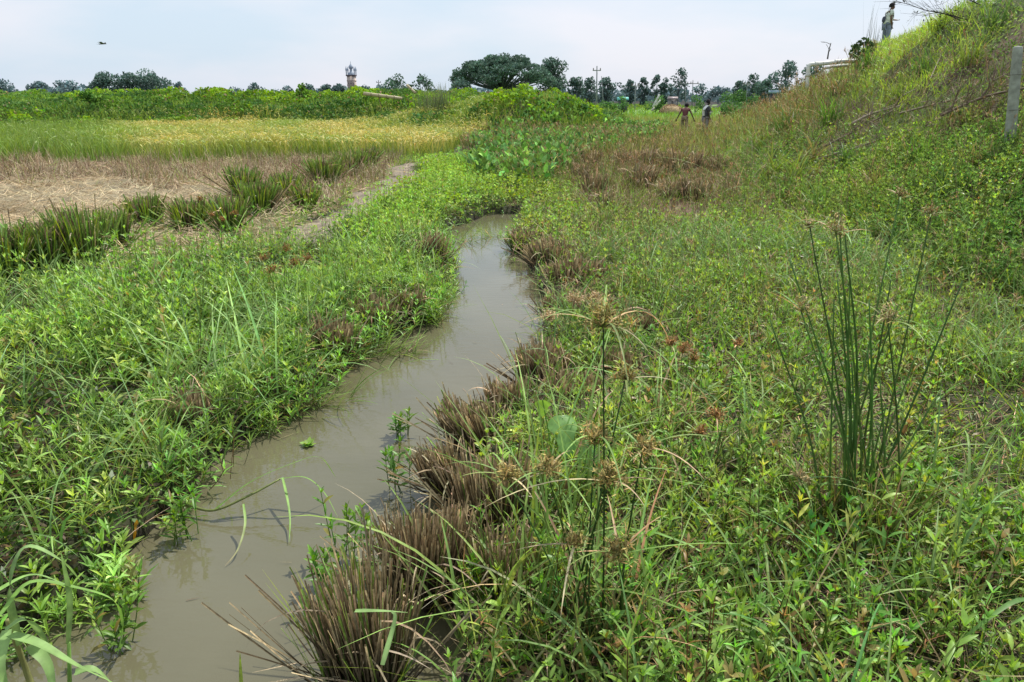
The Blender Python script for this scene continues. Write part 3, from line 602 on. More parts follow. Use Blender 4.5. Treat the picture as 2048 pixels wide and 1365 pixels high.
def embankment_cover():
    a = Acc(); dry = Acc(); lf = Acc()
    p = scatter(lambda r: 900 if r < 9 else (560 if r < 16 else (330 if r < 26 else 170)), 4.3, 46, 8, 44)
    x, y = p[:, 0], p[:, 1]; t = embt(x, y); m = (t > .02) & (t < 1.25); p = p[m]; x, y, t = x[m], y[m], t[m]; n = len(p); b = with_z(p)
    px, py = proj(b[:, 0], b[:, 1], b[:, 2]); r = np.hypot(x, y)
    m = (px > 1350) & (px < 2230) & (py > -120); p, b, t, px, py, r = p[m], b[m], t[m], px[m], py[m], r[m]; n = len(p)
    nz = fbm(p[:, 0], p[:, 1], .6, 2)+.0; n2 = fbm(p[:, 0], p[:, 1], 1.7, 5)
    lime = np.exp(-(((px-1790)/150)**2+((py-170)/120)**2))+.8*np.exp(-(((px-1880)/110)**2+((py-70)/70)**2)); lime = np.clip(lime*1.15*(.1+1.6*nz), 0, 1)
    rust = sstep(1720, 1560, px+120*(nz-.5))*sstep(330, 240, py); twig = np.exp(-(((px-1850)/230)**2+((py-250)/45)**2))+np.exp(-(((px-1980)/90)**2+((py-190)/70)**2))
    leafy = np.clip(sstep(1850, 1960, px+100*(nz-.5))*.9+sstep(270, 330, py), 0, 1)
    w = np.interp(r, [4, 8, 16, 30, 45], [.006, .008, .014, .024, .035])
    sel = rng.random(n); isdry = sel < np.clip(.09+.36*rust+.34*twig*(n2 > .46), 0, .6); isleaf = (~isdry) & (rng.random(n) < leafy*.75*(n2 > .33)+.05+.25*(noise(b[:, 0], b[:, 1], .7, 1) > .6))
    g = ~(isdry | isleaf); cl_ = fbm(b[:, 0], b[:, 1], 1.4, 4); L = rng.uniform(.12, .36, n)*(1+.6*rust)*(.45+1.2*cl_)
    gc = mix(np.broadcast_to(np.array((.16, .27, .065)), (n, 3)), np.broadcast_to(np.array((.34, .48, .085)), (n, 3)), lime); gc = gc*(.45+1.15*cl_[:, None])*(1-.45*np.clip(twig, 0, 1)*(1-lime))[:, None]; gc = vary(gc, n, .22, .12)
    az = rng.uniform(0, 2*PI, n)
    blades(a, b[g], az[g], rng.uniform(.1, .9, g.sum()), rng.uniform(.1, 1.2, g.sum()), L[g], w[g], gc[g], nseg=3, fold=0, roll=rng.uniform(-1, 1, g.sum()))
    dbase = mix(np.broadcast_to(TAN, (n, 3)), np.broadcast_to(np.array((.19, .145, .095)), (n, 3)), np.clip(twig, 0, 1)*(1-rust))
    dc = vary(mix(dbase, np.broadcast_to(np.array((.42, .30, .12)), (n, 3)), np.clip(rust+.2*rng.random(n), 0, 1)), n, .28, .1)
    blades(dry, b[isdry], az[isdry], rng.uniform(.0, 1.3, isdry.sum()), rng.uniform(0, .9, isdry.sum()), L[isdry]*1.2, w[isdry]*.8, dc[isdry], nseg=3, fold=0, roll=rng.uniform(-1, 1, isdry.sum()))
    k = isleaf; nk = k.sum(); near = r[k] < 15
    bb = b[k]; cc = vary(mix(np.broadcast_to(np.array((.13, .25, .06)), (nk, 3)), np.broadcast_to(np.array((.26, .37, .09)), (nk, 3)), np.clip(fbm(b[k][:, 0], b[k][:, 1], .8, 5)*2-.5, 0, 1)), nk, .25, .12)
    weeds(lf, bb[near][::2], rng.uniform(.1, .34, len(bb[near][::2])), .09*np.ones(len(bb[near][::2])), .019, 4, cc[near][::2], nseg=2)
    c2 = bb.copy(); c2[:, 2] += rng.uniform(.02, .2, nk); cards(lf, c2, rng.uniform(.03, .06, nk)*np.interp(r[k], [5, 25], [.9, 2.2]), cc*1.05*(.35+1.3*fbm(bb[:, 0], bb[:, 1], 1.6, 3))[:, None], up=.3, asp=.35)
    cov('embankment_grass', a, M_grass, 'short lime green grass on the steep embankment', 'grass')
    cov('embankment_dry_grass', dry, M_dry, 'rusty brown seeding grass at the far foot of the embankment', 'dry grass')
    cov('embankment_creeper', lf, M_vine, 'small leaved green creeper spreading over the near embankment', 'creeper')
for f in (left_weeds, right_weeds, fine_grass, seed_grass, floating_litter, straw_flat, stubble_field, rice, centre_cover, bank_vines, embankment_cover): f()
# ================================================================== THINGS
def depth_of(p): return p[1]*cT-(p[2]-H)*sT
def hit(px, py, y0=3.0, y1=60.0):             # where a sight line first meets the ground
    Ys = np.geomspace(y0, y1, 700); e = Q(px, py, 1.0); dz = e.z-H
    d = H+dz*Ys-ground(e.x*Ys, Ys); k = np.argmax(d <= 0) if np.any(d <= 0) else int(np.argmin(np.where((Ys > 8) & (Ys < 50), np.abs(d), 1e9)))
    return Q(px, py, float(Ys[k]))
def gz(x, y): return float(ground(np.array([x]), np.array([y]))[0])
def matc(name, c, rough=.85, trans=0):
    m = bpy.data.materials.new(name); t = nt(m); L = t.links.new
    tc = N(t, 'ShaderNodeTexCoord'); n = N(t, 'ShaderNodeTexNoise', Scale=14.0, Detail=5.0); L(tc.outputs['Object'], n.inputs['Vector'])
    cr = N(t, 'ShaderNodeValToRGB'); cr.color_ramp.elements[0].position = .35; cr.color_ramp.elements[1].position = .65
    cr.color_ramp.elements[0].color = (*[v*.75 for v in c], 1); cr.color_ramp.elements[1].color = (*[v*1.2 for v in c], 1); L(n.outputs[0], cr.inputs[0])
    b = N(t, 'ShaderNodeBsdfPrincipled', Roughness=rough); L(cr.outputs[0], b.inputs['Base Color'])
    o = N(t, 'ShaderNodeOutputMaterial'); L(b.outputs[0], o.inputs['Surface']); return m
# ---- stubble clumps
def stubble(px, py, wpx, top, label, green=.06, lean=(0, 0), ragged=.12, z=-.02, n=None, group='cut rice stubble clumps along the ditch', tone=1.0, dead=14, flat=.55):
    c = P(px, py, max(z, 0)); D = depth_of(c); w = wpx*.86*D/F; h = Q(px, top, c.y+w*.3).z; h = max(h, .14); lean = (lean[0]+random.gauss(0, .12), lean[1]); hz_ = rng.random(40)
    t = empty('stubble_clump', (c.x, c.y, z), label, 'stubble clump', group)
    n = n or int(np.clip(2600*w*w+220, 200, 900)*(1.0 if D < 7 else .6)); a = Acc()
    ang = rng.uniform(0, 2*PI, n); rr = np.sqrt(rng.uniform(0, 1, n)); x = np.cos(ang)*rr*w*.5; y = np.sin(ang)*rr*w*.5*flat*1.3
    b = np.stack([c.x+x*.85, c.y+y*.85+w*.2, np.full(n, z)], 1)
    az = np.arctan2(y*.7+lean[1]*w+rng.normal(0, .05, n), x+lean[0]*w+rng.normal(0, .05, n)); le = np.abs(rng.normal(0, ragged*.55, n))+rr*.10+np.hypot(*lean)*.45*rng.uniform(.3, 1.2, n)
    le = np.where(rng.random(n) < .08, le+rng.uniform(.15, .8, n), le); hf = .78+.34*noise(x/w*3+px, y/w*3+py, 1.0, 3); L = h*hf*np.where(rng.random(n) < .7, rng.uniform(.84, 1.0, n), rng.uniform(.4, 1.2, n))/np.cos(np.clip(le*.8, 0, 1.1)); ww = np.interp(D, [2, 5, 12], [.006, .009, .02])
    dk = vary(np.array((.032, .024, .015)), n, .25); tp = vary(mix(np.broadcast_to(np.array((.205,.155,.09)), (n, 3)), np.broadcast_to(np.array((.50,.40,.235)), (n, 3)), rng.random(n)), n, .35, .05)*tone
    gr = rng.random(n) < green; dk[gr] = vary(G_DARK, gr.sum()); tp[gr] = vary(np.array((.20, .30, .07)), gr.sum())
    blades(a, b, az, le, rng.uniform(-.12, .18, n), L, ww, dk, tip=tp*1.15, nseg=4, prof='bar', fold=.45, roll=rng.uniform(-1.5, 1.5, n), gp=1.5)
    if dead:
        k = int(dead*1.5); an = rng.uniform(0, 2*PI, k); b = np.stack([c.x+np.cos(an)*w*.35, c.y+np.sin(an)*w*.25, z+rng.uniform(.1, .8, k)*h], 1)
        blades(a, b, an, rng.uniform(.3, 1.3, k), rng.uniform(.4, 2.2, k), rng.uniform(.12, .4, k), ww*1.2, vary(STRAWC*.75, k, .3), nseg=5, fold=.2, roll=rng.uniform(-.8, .8, k))
    a.obj('cut_stalks', M_dry, t)
    if green > .15:
        a = Acc(); k = int(10+50*green); an = rng.uniform(0, 2*PI, k); b = np.stack([c.x+np.cos(an)*w*.4, c.y+np.sin(an)*w*.3, np.full(k, z)], 1)
        blades(a, b, an, rng.uniform(.05, .3, k), rng.uniform(0, .6, k), h*rng.uniform(.7, 1.2, k), ww*1.5, vary(G_MID, k, .2), tip=vary(G_YEL, k, .2), nseg=4, fold=.3)
        a.obj('green_shoots', M_grass, t)
    return t
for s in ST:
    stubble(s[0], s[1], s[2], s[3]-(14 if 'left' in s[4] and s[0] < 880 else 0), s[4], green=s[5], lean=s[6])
FG = [(25,560,120,455),(100,552,95,440),(170,545,105,425),(240,500,50,425),(300,455,80,405),(385,462,85,410),(470,470,60,400),(520,432,70,372),(575,402,60,352),(645,375,60,325),(690,352,70,305),(735,335,60,300),(500,400,60,352),(620,425,45,380)]
for k, (x_, y_, w_, h_) in enumerate([(1150,362,70,45),(1200,392,75,50),(1245,340,70,48),(1300,338,80,50),(1345,352,75,52),(1335,402,85,58),(1392,345,70,50),(1432,350,60,45),(1272,380,80,52),(1182,340,60,40),(1385,396,70,50),(1225,420,60,42),(1310,372,70,46)]):
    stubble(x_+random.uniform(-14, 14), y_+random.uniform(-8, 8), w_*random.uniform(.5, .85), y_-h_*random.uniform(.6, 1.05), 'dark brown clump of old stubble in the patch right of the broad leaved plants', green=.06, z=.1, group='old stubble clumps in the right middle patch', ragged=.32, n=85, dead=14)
for s in FG:
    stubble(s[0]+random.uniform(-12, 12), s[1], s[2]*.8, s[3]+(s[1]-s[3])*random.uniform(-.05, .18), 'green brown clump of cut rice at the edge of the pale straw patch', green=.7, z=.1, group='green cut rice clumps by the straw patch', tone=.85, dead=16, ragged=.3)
# ---- grass tufts
def tuft(px, py, top, n, label, W=.016, spread=.12, lean0=.05, lean1=.7, c=np.array((.26, .42, .13)), z=.1, name='grass_tuft', cat='grass tuft', dirx=None, culm=0, dry=.08, group='tall grass tufts on the ditch banks', curv=(.3, 1.8)):
    o = P(px, py, z); h = Q(px, top, o.y).z-z; t = empty(name, (o.x, o.y, z-.02), label, cat, group)
    a = Acc(); b = np.stack([o.x+rng.normal(0, spread, n), o.y+rng.normal(0, spread, n), np.full(n, z-.03)], 1)
    az = rng.uniform(0, 2*PI, n) if dirx is None else rng.normal(dirx, .9, n)
    L = (h+.08)*rng.uniform(.7, 1.45, n)
    col = vary(c, n, .18, .08); d = rng.random(n) < dry; col[d] = vary(TAN*1.2, d.sum()); L[d] *= .7
    blades(a, b, az, rng.uniform(lean0, lean1, n), rng.uniform(curv[0], curv[1], n), L, W*rng.uniform(.6, 1.15, n), col*.75, tip=col*1.25, nseg=7, fold=.35, roll=rng.normal(0, .4, n))
    a.obj('blades', M_grass, t)
    if culm:
        a = Acc(); b = np.stack([o.x+rng.normal(0, spread*.6, culm), o.y+rng.normal(0, spread*.6, culm), np.full(culm, z-.03)], 1)
        p = stems(a, b, rng.uniform(0, 2*PI, culm), rng.uniform(.02, .25, culm), rng.uniform(0, .3, culm), h*rng.uniform(.9, 1.2, culm), .0035, vary(G_OLIVE, culm))
        a.obj('culms', M_grass, t)
    return t
TU = [
 (285,705,560,26,'tall arching blue green grass tuft on the left bank, leftmost of the row'),
 (345,690,575,18,'upright grass tuft just right of the leftmost tall one'),
 (415,800,590,24,'largest pale green grass tuft on the left bank above the small stubble clump'),
 (520,790,620,16,'grass tuft with long blades bent right toward the water'),
 (500,690,560,18,'grass tuft with slim upright blades behind the bent one'),
 (590,690,575,22,'grass tuft arching over the round dark stubble'),
 (680,640,520,20,'fine upright grass tuft in the middle of the left bank'),
 (770,560,450,20,'fine grass tuft near the far bend of the left bank'),
 (850,560,455,18,'grass tuft leaning over the thin stubble at the bend'),
 (110,1010,900,14,'thin grass tuft rising from weeds at the left edge of the photo'),
 (480,540,430,10,'grass tuft with tall dark culms in front of the straw patch'),
]
for s in TU: tuft(s[0], s[1]-15, s[2]-25, int(s[3]*1.15), s[4], culm=3, W=.022 if s[1] > 650 else .015, spread=.14)
SP = [(700,705,640,34,'sprawling grass lying on the water beside the round dark stubble',0.2),(790,700,650,30,'sprawling grass reaching into the middle of the ditch',0.0),(850,625,570,34,'sprawling grass leaning over the water below the far bend',0.1),(640,800,740,26,'sprawling grass at the left waterline under the arching tuft',.1),(930,480,430,18,'sprawling grass closing the far end of the open water',-1.2),(985,470,430,18,'sprawling grass on the right where the open water ends',3.4)]
for s in SP: tuft(s[0], s[1], s[2], s[3]*2, s[4], W=.010, spread=.10, lean0=.6, lean1=1.35, z=.03, dirx=s[5], curv=(-.1, .8), c=np.array((.20, .31, .07)), dry=.2, group='sprawling grasses lying over the ditch water')
TR = [
 (1110,1060,720,16,'wide bladed grass tuft between stubble and the central sedge'),
 (1165,1240,900,18,'drooping long bladed grass tuft at the foot of the central sedge'),
 (1060,1290,980,16,'pale green grass tuft with folded blades right of the biggest stubble'),
 (1290,930,720,18,'grass tuft with long bent blades right of the central sedge'),
 (1360,860,700,18,'slim grass tuft among yellow green weeds in the middle right'),
 (1560,850,690,20,'blue green grass tuft just left of the tall sedge'),
 (1390,1010,850,14,'grass tuft with a crossing dark blade between the two sedges'),
 (1010,1340,1120,12,'short green grass tuft at the bottom of the ditch edge'),
 (950,1210,1060,7,'few upright dark green blades beside the biggest stubble'),
 (1215,460,345,26,'upright dark green rushes in front of the old stubble patch'),
 (1290,600,500,16,'grass tuft behind the small dark stubble'),
 (1490,400,250,20,'tall green grass tuft under the far end of the embankment'),
 (1560,420,290,22,'tall leafy grass tuft at the foot of the embankment'),
 (1640,1020,880,16,'low dry grass tuft at the left foot of the tall sedge'),
 (1790,1090,930,16,'grass tuft with straight blades pointing right of the tall sedge'),
]
for s in TR: tuft(s[0], s[1], s[2], int(s[3]*1.7), s[4], culm=5, W=.018 if s[1] > 650 else .013, c=np.array((.19, .30, .07)), dry=.22)
for (x_, n_, lab) in ((1350,70,'tall brownish grass tuft hiding the legs of the person in maroon'),(1385,60,'tall grass tuft between the two people in the meadow'),(1415,70,'tall grass tuft hiding the legs of the person in dark shirt')):
    tuft(x_, 287, 246, n_, lab, W=.022, spread=.32, lean0=0, lean1=.35, c=np.array((.26, .27, .09)), dry=.45, group='tall grass tufts at the feet of the walkers', curv=(0, .9), z=.12)
CLUMPS = [(1475,250,40),(1520,300,60),(1570,270,60),(1620,330,60),(1660,250,60),(1590,370,70),(1700,330,55),(1745,390,60),(1830,330,55),(1790,200,45),(1900,380,60),(1960,330,50),(1850,150,45),(1940,130,60),(1990,60,60),(1680,190,50),(1730,140,45),(1880,60,40),(2020,420,60),(1930,250,45),(1640,420,60),(1540,360,70)]
for k, (x_, y_, h_) in enumerate(CLUMPS):
    o = hit(x_, y_, 5, 45); D = depth_of(o); n = 46; hh = h_*D/F; tt_ = empty('grass_tuft', o, 'tall grass clump standing above the short cover of the embankment', 'grass tuft', 'tall grass clumps on the embankment'); a = Acc()
    b = np.array(o)[None]+np.concatenate([rng.normal(0, .10, (n, 2)), np.full((n, 1), -.03)], 1); c_ = [np.array((.15, .29, .06)), np.array((.27, .38, .08)), np.array((.12, .22, .055)), np.array((.30, .27, .10))][k % 4]; cc = vary(c_, n, .22, .1)
    blades(a, b, rng.uniform(0, 2*PI, n), rng.uniform(0, .5, n), rng.uniform(.2, 1.3, n), hh*rng.uniform(.6, 1.4, n), .012+.0011*D, cc*.55, tip=cc*1.15, nseg=5, fold=.3, roll=rng.normal(0, .4, n)); a.obj('blades', M_grass, tt_)
# ---- umbrella sedges
def sedge(bpx, bpy_, tips, label, R=.0055, tussock=60, tus_h=.35, z=.12, col=np.array((.050, .105, .022)), headcol=RUST, rays=14, bl=.3, name='umbrella_sedge', spread=.07, group=None, hk=.62):
    o = P(bpx, bpy_, z); t = empty(name, (o.x, o.y, z-.02), label, 'sedge', group)
    if tussock:
        a = Acc(); n = tussock; b = np.stack([o.x+rng.normal(0, spread, n), o.y+rng.normal(0, spread, n), np.full(n, z-.05)], 1)
        cc = vary(mix(np.broadcast_to(BROWN*1.3, (n, 3)), np.broadcast_to(G_OLIVE, (n, 3)), rng.random(n)), n, .25)
        blades(a, b, rng.uniform(0, 2*PI, n), rng.uniform(0, .55, n), rng.uniform(0, 1.0, n), tus_h*rng.uniform(.4, 1.4, n), .011, cc*.6, tip=cc*1.5, nseg=5, fold=.4)
        a.obj('basal_leaves', M_grass, t)
    for (tx, ty, dY, head) in tips:
        e = Q(tx, ty, o.y+dY); s = Vector((o.x+random.gauss(0, spread*.7), o.y+random.gauss(0, spread*.5), z-.05))
        mid = s.lerp(e, random.uniform(.4, .6))+Vector(((s.x-e.x)*.10+random.gauss(0, .018), random.gauss(0, .018), 0))
        a = Acc(); c = vary(col, 1, .2)[0]; 
        ps = [s, mid, e]; tube(a, ps, R*random.uniform(.7, 1.15), R*.45, c, ns=5, k=6); st = a.obj('stem', M_grass, t)
        if head <= 0: continue
        ho = bpy.data.objects
        a = Acc(); n = int(rays*head)+8
        base = np.tile(np.array(e), (n, 1)); az = rng.uniform(0, 2*PI, n); L = rng.uniform(.03, .11, n)*head**.7*hk
        p = stems(a, base, az, rng.uniform(.1, 1.5, n), rng.uniform(0, .5, n), L, .0012, vary(G_OLIVE, n), nseg=2)
        for k in range(10):
            q = p[:, -1]+rng.normal(0, .009, (n, 3)); q = q-(p[:, -1]-base)*(.05*k)
            blades(a, q, rng.uniform(0, 2*PI, n), rng.uniform(.3, 1.9, n), 0*az, rng.uniform(.014, .034, n), .006, vary(headcol*1.1, n, .3), nseg=2, prof='lens', fold=0)
        fh = a.obj('flower_head', M_dry, t)
        a = Acc(); m = 3+int(2*head); base = np.tile(np.array(e), (m, 1)); bc = vary(np.array((.20, .30, .08)), m, .2, .1)
        d = rng.random(m) < .25; bc[d] = vary(TAN*1.3, d.sum())
        az = np.linspace(0, 2*PI, m, endpoint=False)+rng.normal(0, .3, m)
        blades(a, base, az, rng.uniform(.8, 1.35, m), rng.uniform(.3, 1.5, m), bl*rng.uniform(.3, 1.0, m)*head**.3, .010, bc, tip=bc*1.3, nseg=8, fold=.35)
        ob = a.obj('bract', M_grass, fh if False else t); ob.name = 'bracts'
    return t
sedge(1705, 1075, [(1800,392,.25,.2),(1862,430,.2,.4),(1672,466,0,1.1),(1680,470,.05,.4),(1690,470,-.03,0),(1602,622,-.05,.7),(1580,520,.1,0),(1776,645,-.1,1.3),(1925,562,.1,0),(1700,560,.05,0),(1712,700,0,0),(1655,640,.02,0),(1640,700,-.05,0),(1735,700,.05,0),(1760,760,0,0),(1835,700,.1,0),(1620,455,.15,.2),(1540,640,.1,0),(1782,560,.1,0),(1675,560,.0,0),(1668,600,-.05,0),(1745,820,0,0),(1700,820,-.1,0),(1860,860,0,0),(1600,960,-.3,.9),(1880,780,.1,0)]+[(1705+random.gauss(0,120), random.uniform(600,940), random.uniform(-.2,.2), 0) for _ in range(5)],
      'tall umbrella sedge tussock with many straight dark green stems on the right', tussock=340, tus_h=.48, R=.0068, spread=.11, rays=5, bl=.34, col=np.array((.10, .19, .045)), headcol=np.array((.30, .24, .11)), hk=.75)
sedge(1185, 1330, [(1207,655,.1,2.6),(1218,965,.0,1.8),(1190,880,.12,1.5),(1238,1110,-.05,1.6),(1285,900,.1,1.3),(1095,945,.05,1.3),(1150,1090,0,.8),(1015,955,.2,1.1),(1250,760,.2,.8)],
      'central sedge with a large yellow green flower head and brown umbels below it', tussock=90, tus_h=.42, R=.0058, headcol=np.array((.30, .24, .08)), rays=14, hk=.55, bl=.42, z=.1, spread=.08)
sedge(1440, 1000, [(1432,835,0,.9),(1400,870,.1,.6),(1475,690,.3,.3)], 'short sedge between the central sedge and the tall tussock', tussock=30, tus_h=.2, R=.004, rays=12, bl=.22)
sedge(1345, 800, [(1365,705,.1,1.4),(1340,690,.2,1.1),(1385,720,.2,.8)], 'small sedge with reddish seed heads right of the ditch', tussock=20, tus_h=.2, R=.004, rays=16, bl=.15)
sedge(560, 640, [(545,545,0,1.8),(590,530,.1,1.6),(570,500,.3,1.2),(615,520,.2,1.0),(530,520,.2,1.2)], 'sedge with rust red seed heads in the left bank weeds', tussock=20, tus_h=.2, R=.004, headcol=RUST*.9, rays=10, bl=.14)
sedge(455, 560, [(424,432,0,.3),(445,440,.1,.6),(468,430,.1,.9),(400,400,.3,.4)], 'thin dark stemmed sedge standing before the straw patch', tussock=20, tus_h=.2, R=.004, rays=14, bl=.16)
sedge(1130, 700, [(1100,640,0,1.8),(1150,605,.1,1.8),(1190,600,.1,1.4)], 'sedge with tan umbels beside the ditch bend', tussock=20, tus_h=.2, R=.004, headcol=TAN*1.3, rays=22, bl=.15)
# ---- explicit plants in and over the water
def leafy(name, label, cat, specs, stemspec=None, mat=M_grass, origin=None, group=None):
    o = Vector(origin); t = empty(name, o, label, cat, group)
    if stemspec:
        for s in stemspec:
            a = Acc(); tube(a, s[0], s[1], s[2], s[3], ns=6, k=6); a.obj('stem', mat, t)
    for pts, W, c, tip in specs:
        a = Acc(); ribbon(a, pts, W, c, tip, k=6, fold=.25, roll=random.uniform(-.3, .3)); a.obj('leaf_blade', mat, t)
    return t
def W3(px, py, z): return P(px, py, z)
pale = np.array((.24, .38, .13)); pg = np.array((.20, .36, .08))
leafy('fallen_reed', 'green reed fallen across the ditch with four hanging blades', 'reed', [
  ([W3(430,1020,.05), W3(500,965,.16), W3(590,925,.26), W3(640,915,.27), W3(672,955,.12)], .018, pg*.8, pg),
  ([W3(558,958,.14), W3(610,955,.16), W3(648,985,.10), W3(676,1035,.02)], .016, pg, pg*.9),
  ([W3(565,955,.15), W3(575,1000,.10), W3(580,1040,.05), W3(578,1085,.015)], .016, pg*1.1, pg),
  ([W3(487,1008,.14), W3(490,1050,.09), W3(475,1100,.04), W3(450,1132,.01)], .014, pg*1.1, STRAWC*.6),
  ([W3(430,1018,.06), W3(470,990,.12), W3(530,975,.14)], .014, pg*.8, pg)],
  [([W3(335,1000,.06), W3(380,1012,.05), W3(430,1020,.05), W3(500,990,.10), W3(560,958,.14)], .009, .005, np.array((.22, .26, .09)))], origin=W3(430,1020,.03))
# bottom-left broad grass
leafy('broad_bladed_grass', 'large pale broad bladed grass plant at the bottom left corner', 'grass plant', [
  ([W3(40,1290,.30), W3(20,1180,.55), W3(50,1095,.68), W3(120,1120,.62), W3(160,1160,.50)], .030, pale*.8, pale),
  ([W3(138,1285,.25), W3(140,1200,.45), W3(122,1105,.66)], .030, pale*.8, pale*1.1),
  ([W3(0,1230,.5), W3(60,1165,.55), W3(150,1175,.5), W3(225,1200,.42), W3(245,1250,.3), W3(235,1310,.2)], .020, pg, pg),
  ([W3(20,1270,.42), W3(80,1290,.40), W3(150,1330,.34), W3(235,1370,.25)], .050, pale, pale*1.1),
  ([W3(15,1260,.42), W3(0,1330,.36), W3(20,1400,.25)], .045, pale*1.05, pale),
  ([W3(10,1262,.44), W3(50,1240,.46), W3(85,1275,.36), W3(100,1310,.28)], .042, pale*.9, pale),
  ([W3(60,1290,.35), W3(95,1330,.3), W3(110,1400,.2)], .045, pale*.9, pale),
  ([W3(150,1345,.3), W3(190,1340,.3), W3(235,1380,.2)], .035, pale, pale),
  ([W3(-20,1190,.5), W3(60,1150,.5), W3(125,1165,.45)], .022, pg*1.1, pale),
  ([W3(-30,1200,.6), W3(0,1150,.7), W3(35,1100,.75)], .022, pg, pale)],
  [([W3(80,1420,.0), W3(45,1320,.2), W3(15,1240,.42)], .012, .008, np.array((.26, .27, .10))), ([W3(140,1400,.0), W3(138,1285,.25)], .008, .006, pg)], origin=W3(60,1380,0))
# corner blade on the right
leafy('broad_bladed_grass', 'single long blue green blade entering at the lower right edge', 'grass plant', [
  ([W3(2110,1220,.25), W3(2040,1200,.40), W3(1960,1250,.36), W3(1890,1310,.22)], .022, np.array((.08, .18, .06)), pg),
  ([W3(2110,1220,.25), W3(2060,1230,.36), W3(2020,1250,.34)], .020, pg, pg)], origin=W3(2110,1225,.12))
# dry stems at the bottom of the water
leafy('dry_reed', 'pale dry broken reed stems lying over the water at the bottom', 'dry reed', [
  ([W3(720,1350,.16), W3(720,1305,.24), W3(600,1325,.12), W3(505,1345,.06)], .010, STRAWC*.9, STRAWC),
  ([W3(735,1370,.1), W3(620,1355,.12), W3(520,1368,.05)], .010, STRAWC*.8, STRAWC),
  ([W3(485,1420,.0), W3(482,1350,.12), W3(480,1305,.2)], .020, G_OLIVE, G_YEL)], origin=W3(720,1360,0), mat=M_dry)
leafy('folded_leaf', 'pale folded grass leaf bent across the bottom stubble clump', 'leaf', [
  ([W3(765,1330,.42), W3(790,1240,.50), W3(782,1222,.52)], .020, pale, pale), ([W3(710,1222,.50), W3(760,1222,.52), W3(815,1225,.50)], .018, pale*1.1, pale)], origin=W3(760,1350,0))
leafy('dry_leaf', 'curled white dead leaf hooked on the biggest stubble clump', 'dry leaf', [
  ([W3(800,1185,.22), W3(830,1205,.22), W3(870,1190,.26), W3(888,1160,.32), W3(860,1140,.34)], .012, STRAWC*1.3, STRAWC*1.2)], origin=W3(830,1205,.1), mat=M_dry)
# taro leaves
def heart(acc, c, L, W, az, tilt, col):
    V = [(0, 0)]; k = 22
    for i in range(k):
        a = 2*PI*i/k; r = (1-.55*abs(math.cos(a/2))**8)*(.62+.38*abs(math.sin(a/2))**1.2)*(1+.5*math.exp(-((a-PI)/.38)**2))*(1-.12*math.exp(-((abs(a-PI)-.9)/.4)**2))
        V.append((-math.cos(a)*r*L*.6+.05*L, math.sin(a)*r*W*.62))
    M = Matrix.Rotation(az, 4, 'Z') @ Matrix.Rotation(tilt, 4, 'Y')
    pts = [M @ Vector((x, y, -.9*(x*x+1.4*y*y)/L+.10*abs(y))) + Vector(c) for x, y in V]
    acc.add(np.array([tuple(p) for p in pts]), t=[(0, 1+i, 1+(i+1) % k) for i in range(k)], c=np.asarray(col))
tz = P(1115, 985, .1); tt = empty('taro_plant', tz, 'taro plant with heart shaped pale green leaves beside the central sedge', 'taro')
for (px, py, L, W, az, tl, c) in ((1125,836,.17,.15,-1.4,.35,np.array((.19,.36,.10))),(1168,888,.18,.16,-1.2,.4,np.array((.10,.24,.05))),(1085,800,.10,.09,1.5,.5,pg)):
    e = Q(px, py, tz.y+.05); a = Acc(); heart(a, e, L, W, az, tl, c); lo = a.obj('leaf', M_leaf, tt, smooth=True)
    a = Acc(); tube(a, [tz, tz.lerp(e, .6)+Vector((0, .03, .02)), e], .005, .003, G_MID*1.3, ns=5, k=4); a.obj('leaf_stalk', M_leaf, tt)
# water lettuce
w0 = P(616, 890, .005); t = empty('water_lettuce', w0, 'small floating rosette of light green leaves alone on the water', 'floating plant')
a = Acc(); n = 14; az = np.linspace(0, 2*PI*2, n); blades(a, np.tile(np.array(w0), (n, 1)), az, np.where(np.arange(n) < 7, 1.45, .95), np.full(n, -.2), rng.uniform(.04, .062, n), .034, vary(np.array((.26, .42, .09)), n, .1), nseg=4, prof='ovate', fold=.15); a.obj('rosette', M_leaf, t)
# dayflower-like sprigs emerging from the water
for i, (px, py, top, lab) in enumerate(((800,985,880,'leafy sprig rising from water left of the fanned stubble'),(690,1120,990,'leafy sprig at the ditch edge left of the biggest stubble'),(735,1160,1040,'bushy leafy sprig between bottom clump and biggest stubble'),(375,1080,990,'leafy sprig hanging into the water under the left bank'),(655,1180,1090,'leafy sprig at the waterline left of the bottom clump'),(800,870,820,'tiny pale sprig in the middle of the ditch'),(960,1210,1110,'leafy sprig at the right foot of the biggest stubble'),(230,1300,1210,'leafy sprig beside the bottom left broad grass'),(420,1190,1130,'lone drooping sprig near the left bank water'),(1870,1010,900,'bright yellow green leafy plant standing right of the tall sedge'),(1500,280,240,'tall bright leafy plant at the far foot of the embankment'))):
    if i == 8: continue
    o = P(px, py, .0 if px < 900 else .1); h = max(Q(px, top, o.y).z-o.z, .1); t = empty('leafy_sprig', o, lab, 'water plant', 'leafy sprigs along the water')
    a = Acc(); n = 6 if h > .1 else 2; b = np.array(o)[None]+np.concatenate([rng.normal(0, .035, (n, 2)), np.zeros((n, 1))], 1)
    weeds(a, b, h*rng.uniform(.6, 1.05, n), .085*np.ones(n)*(1 if py > 400 else 2.2), .018*(1 if py > 400 else 2.5), 6, vary(np.array((.13, .27, .04)), n, .1), nseg=3, leanmax=.6)
    a.obj('stems_and_leaves', M_leaf, t)
yl = P(268, 1080, .06); t = empty('yellow_leaf', yl, 'single orange yellow dead leaf at the left waterline', 'leaf'); a = Acc()
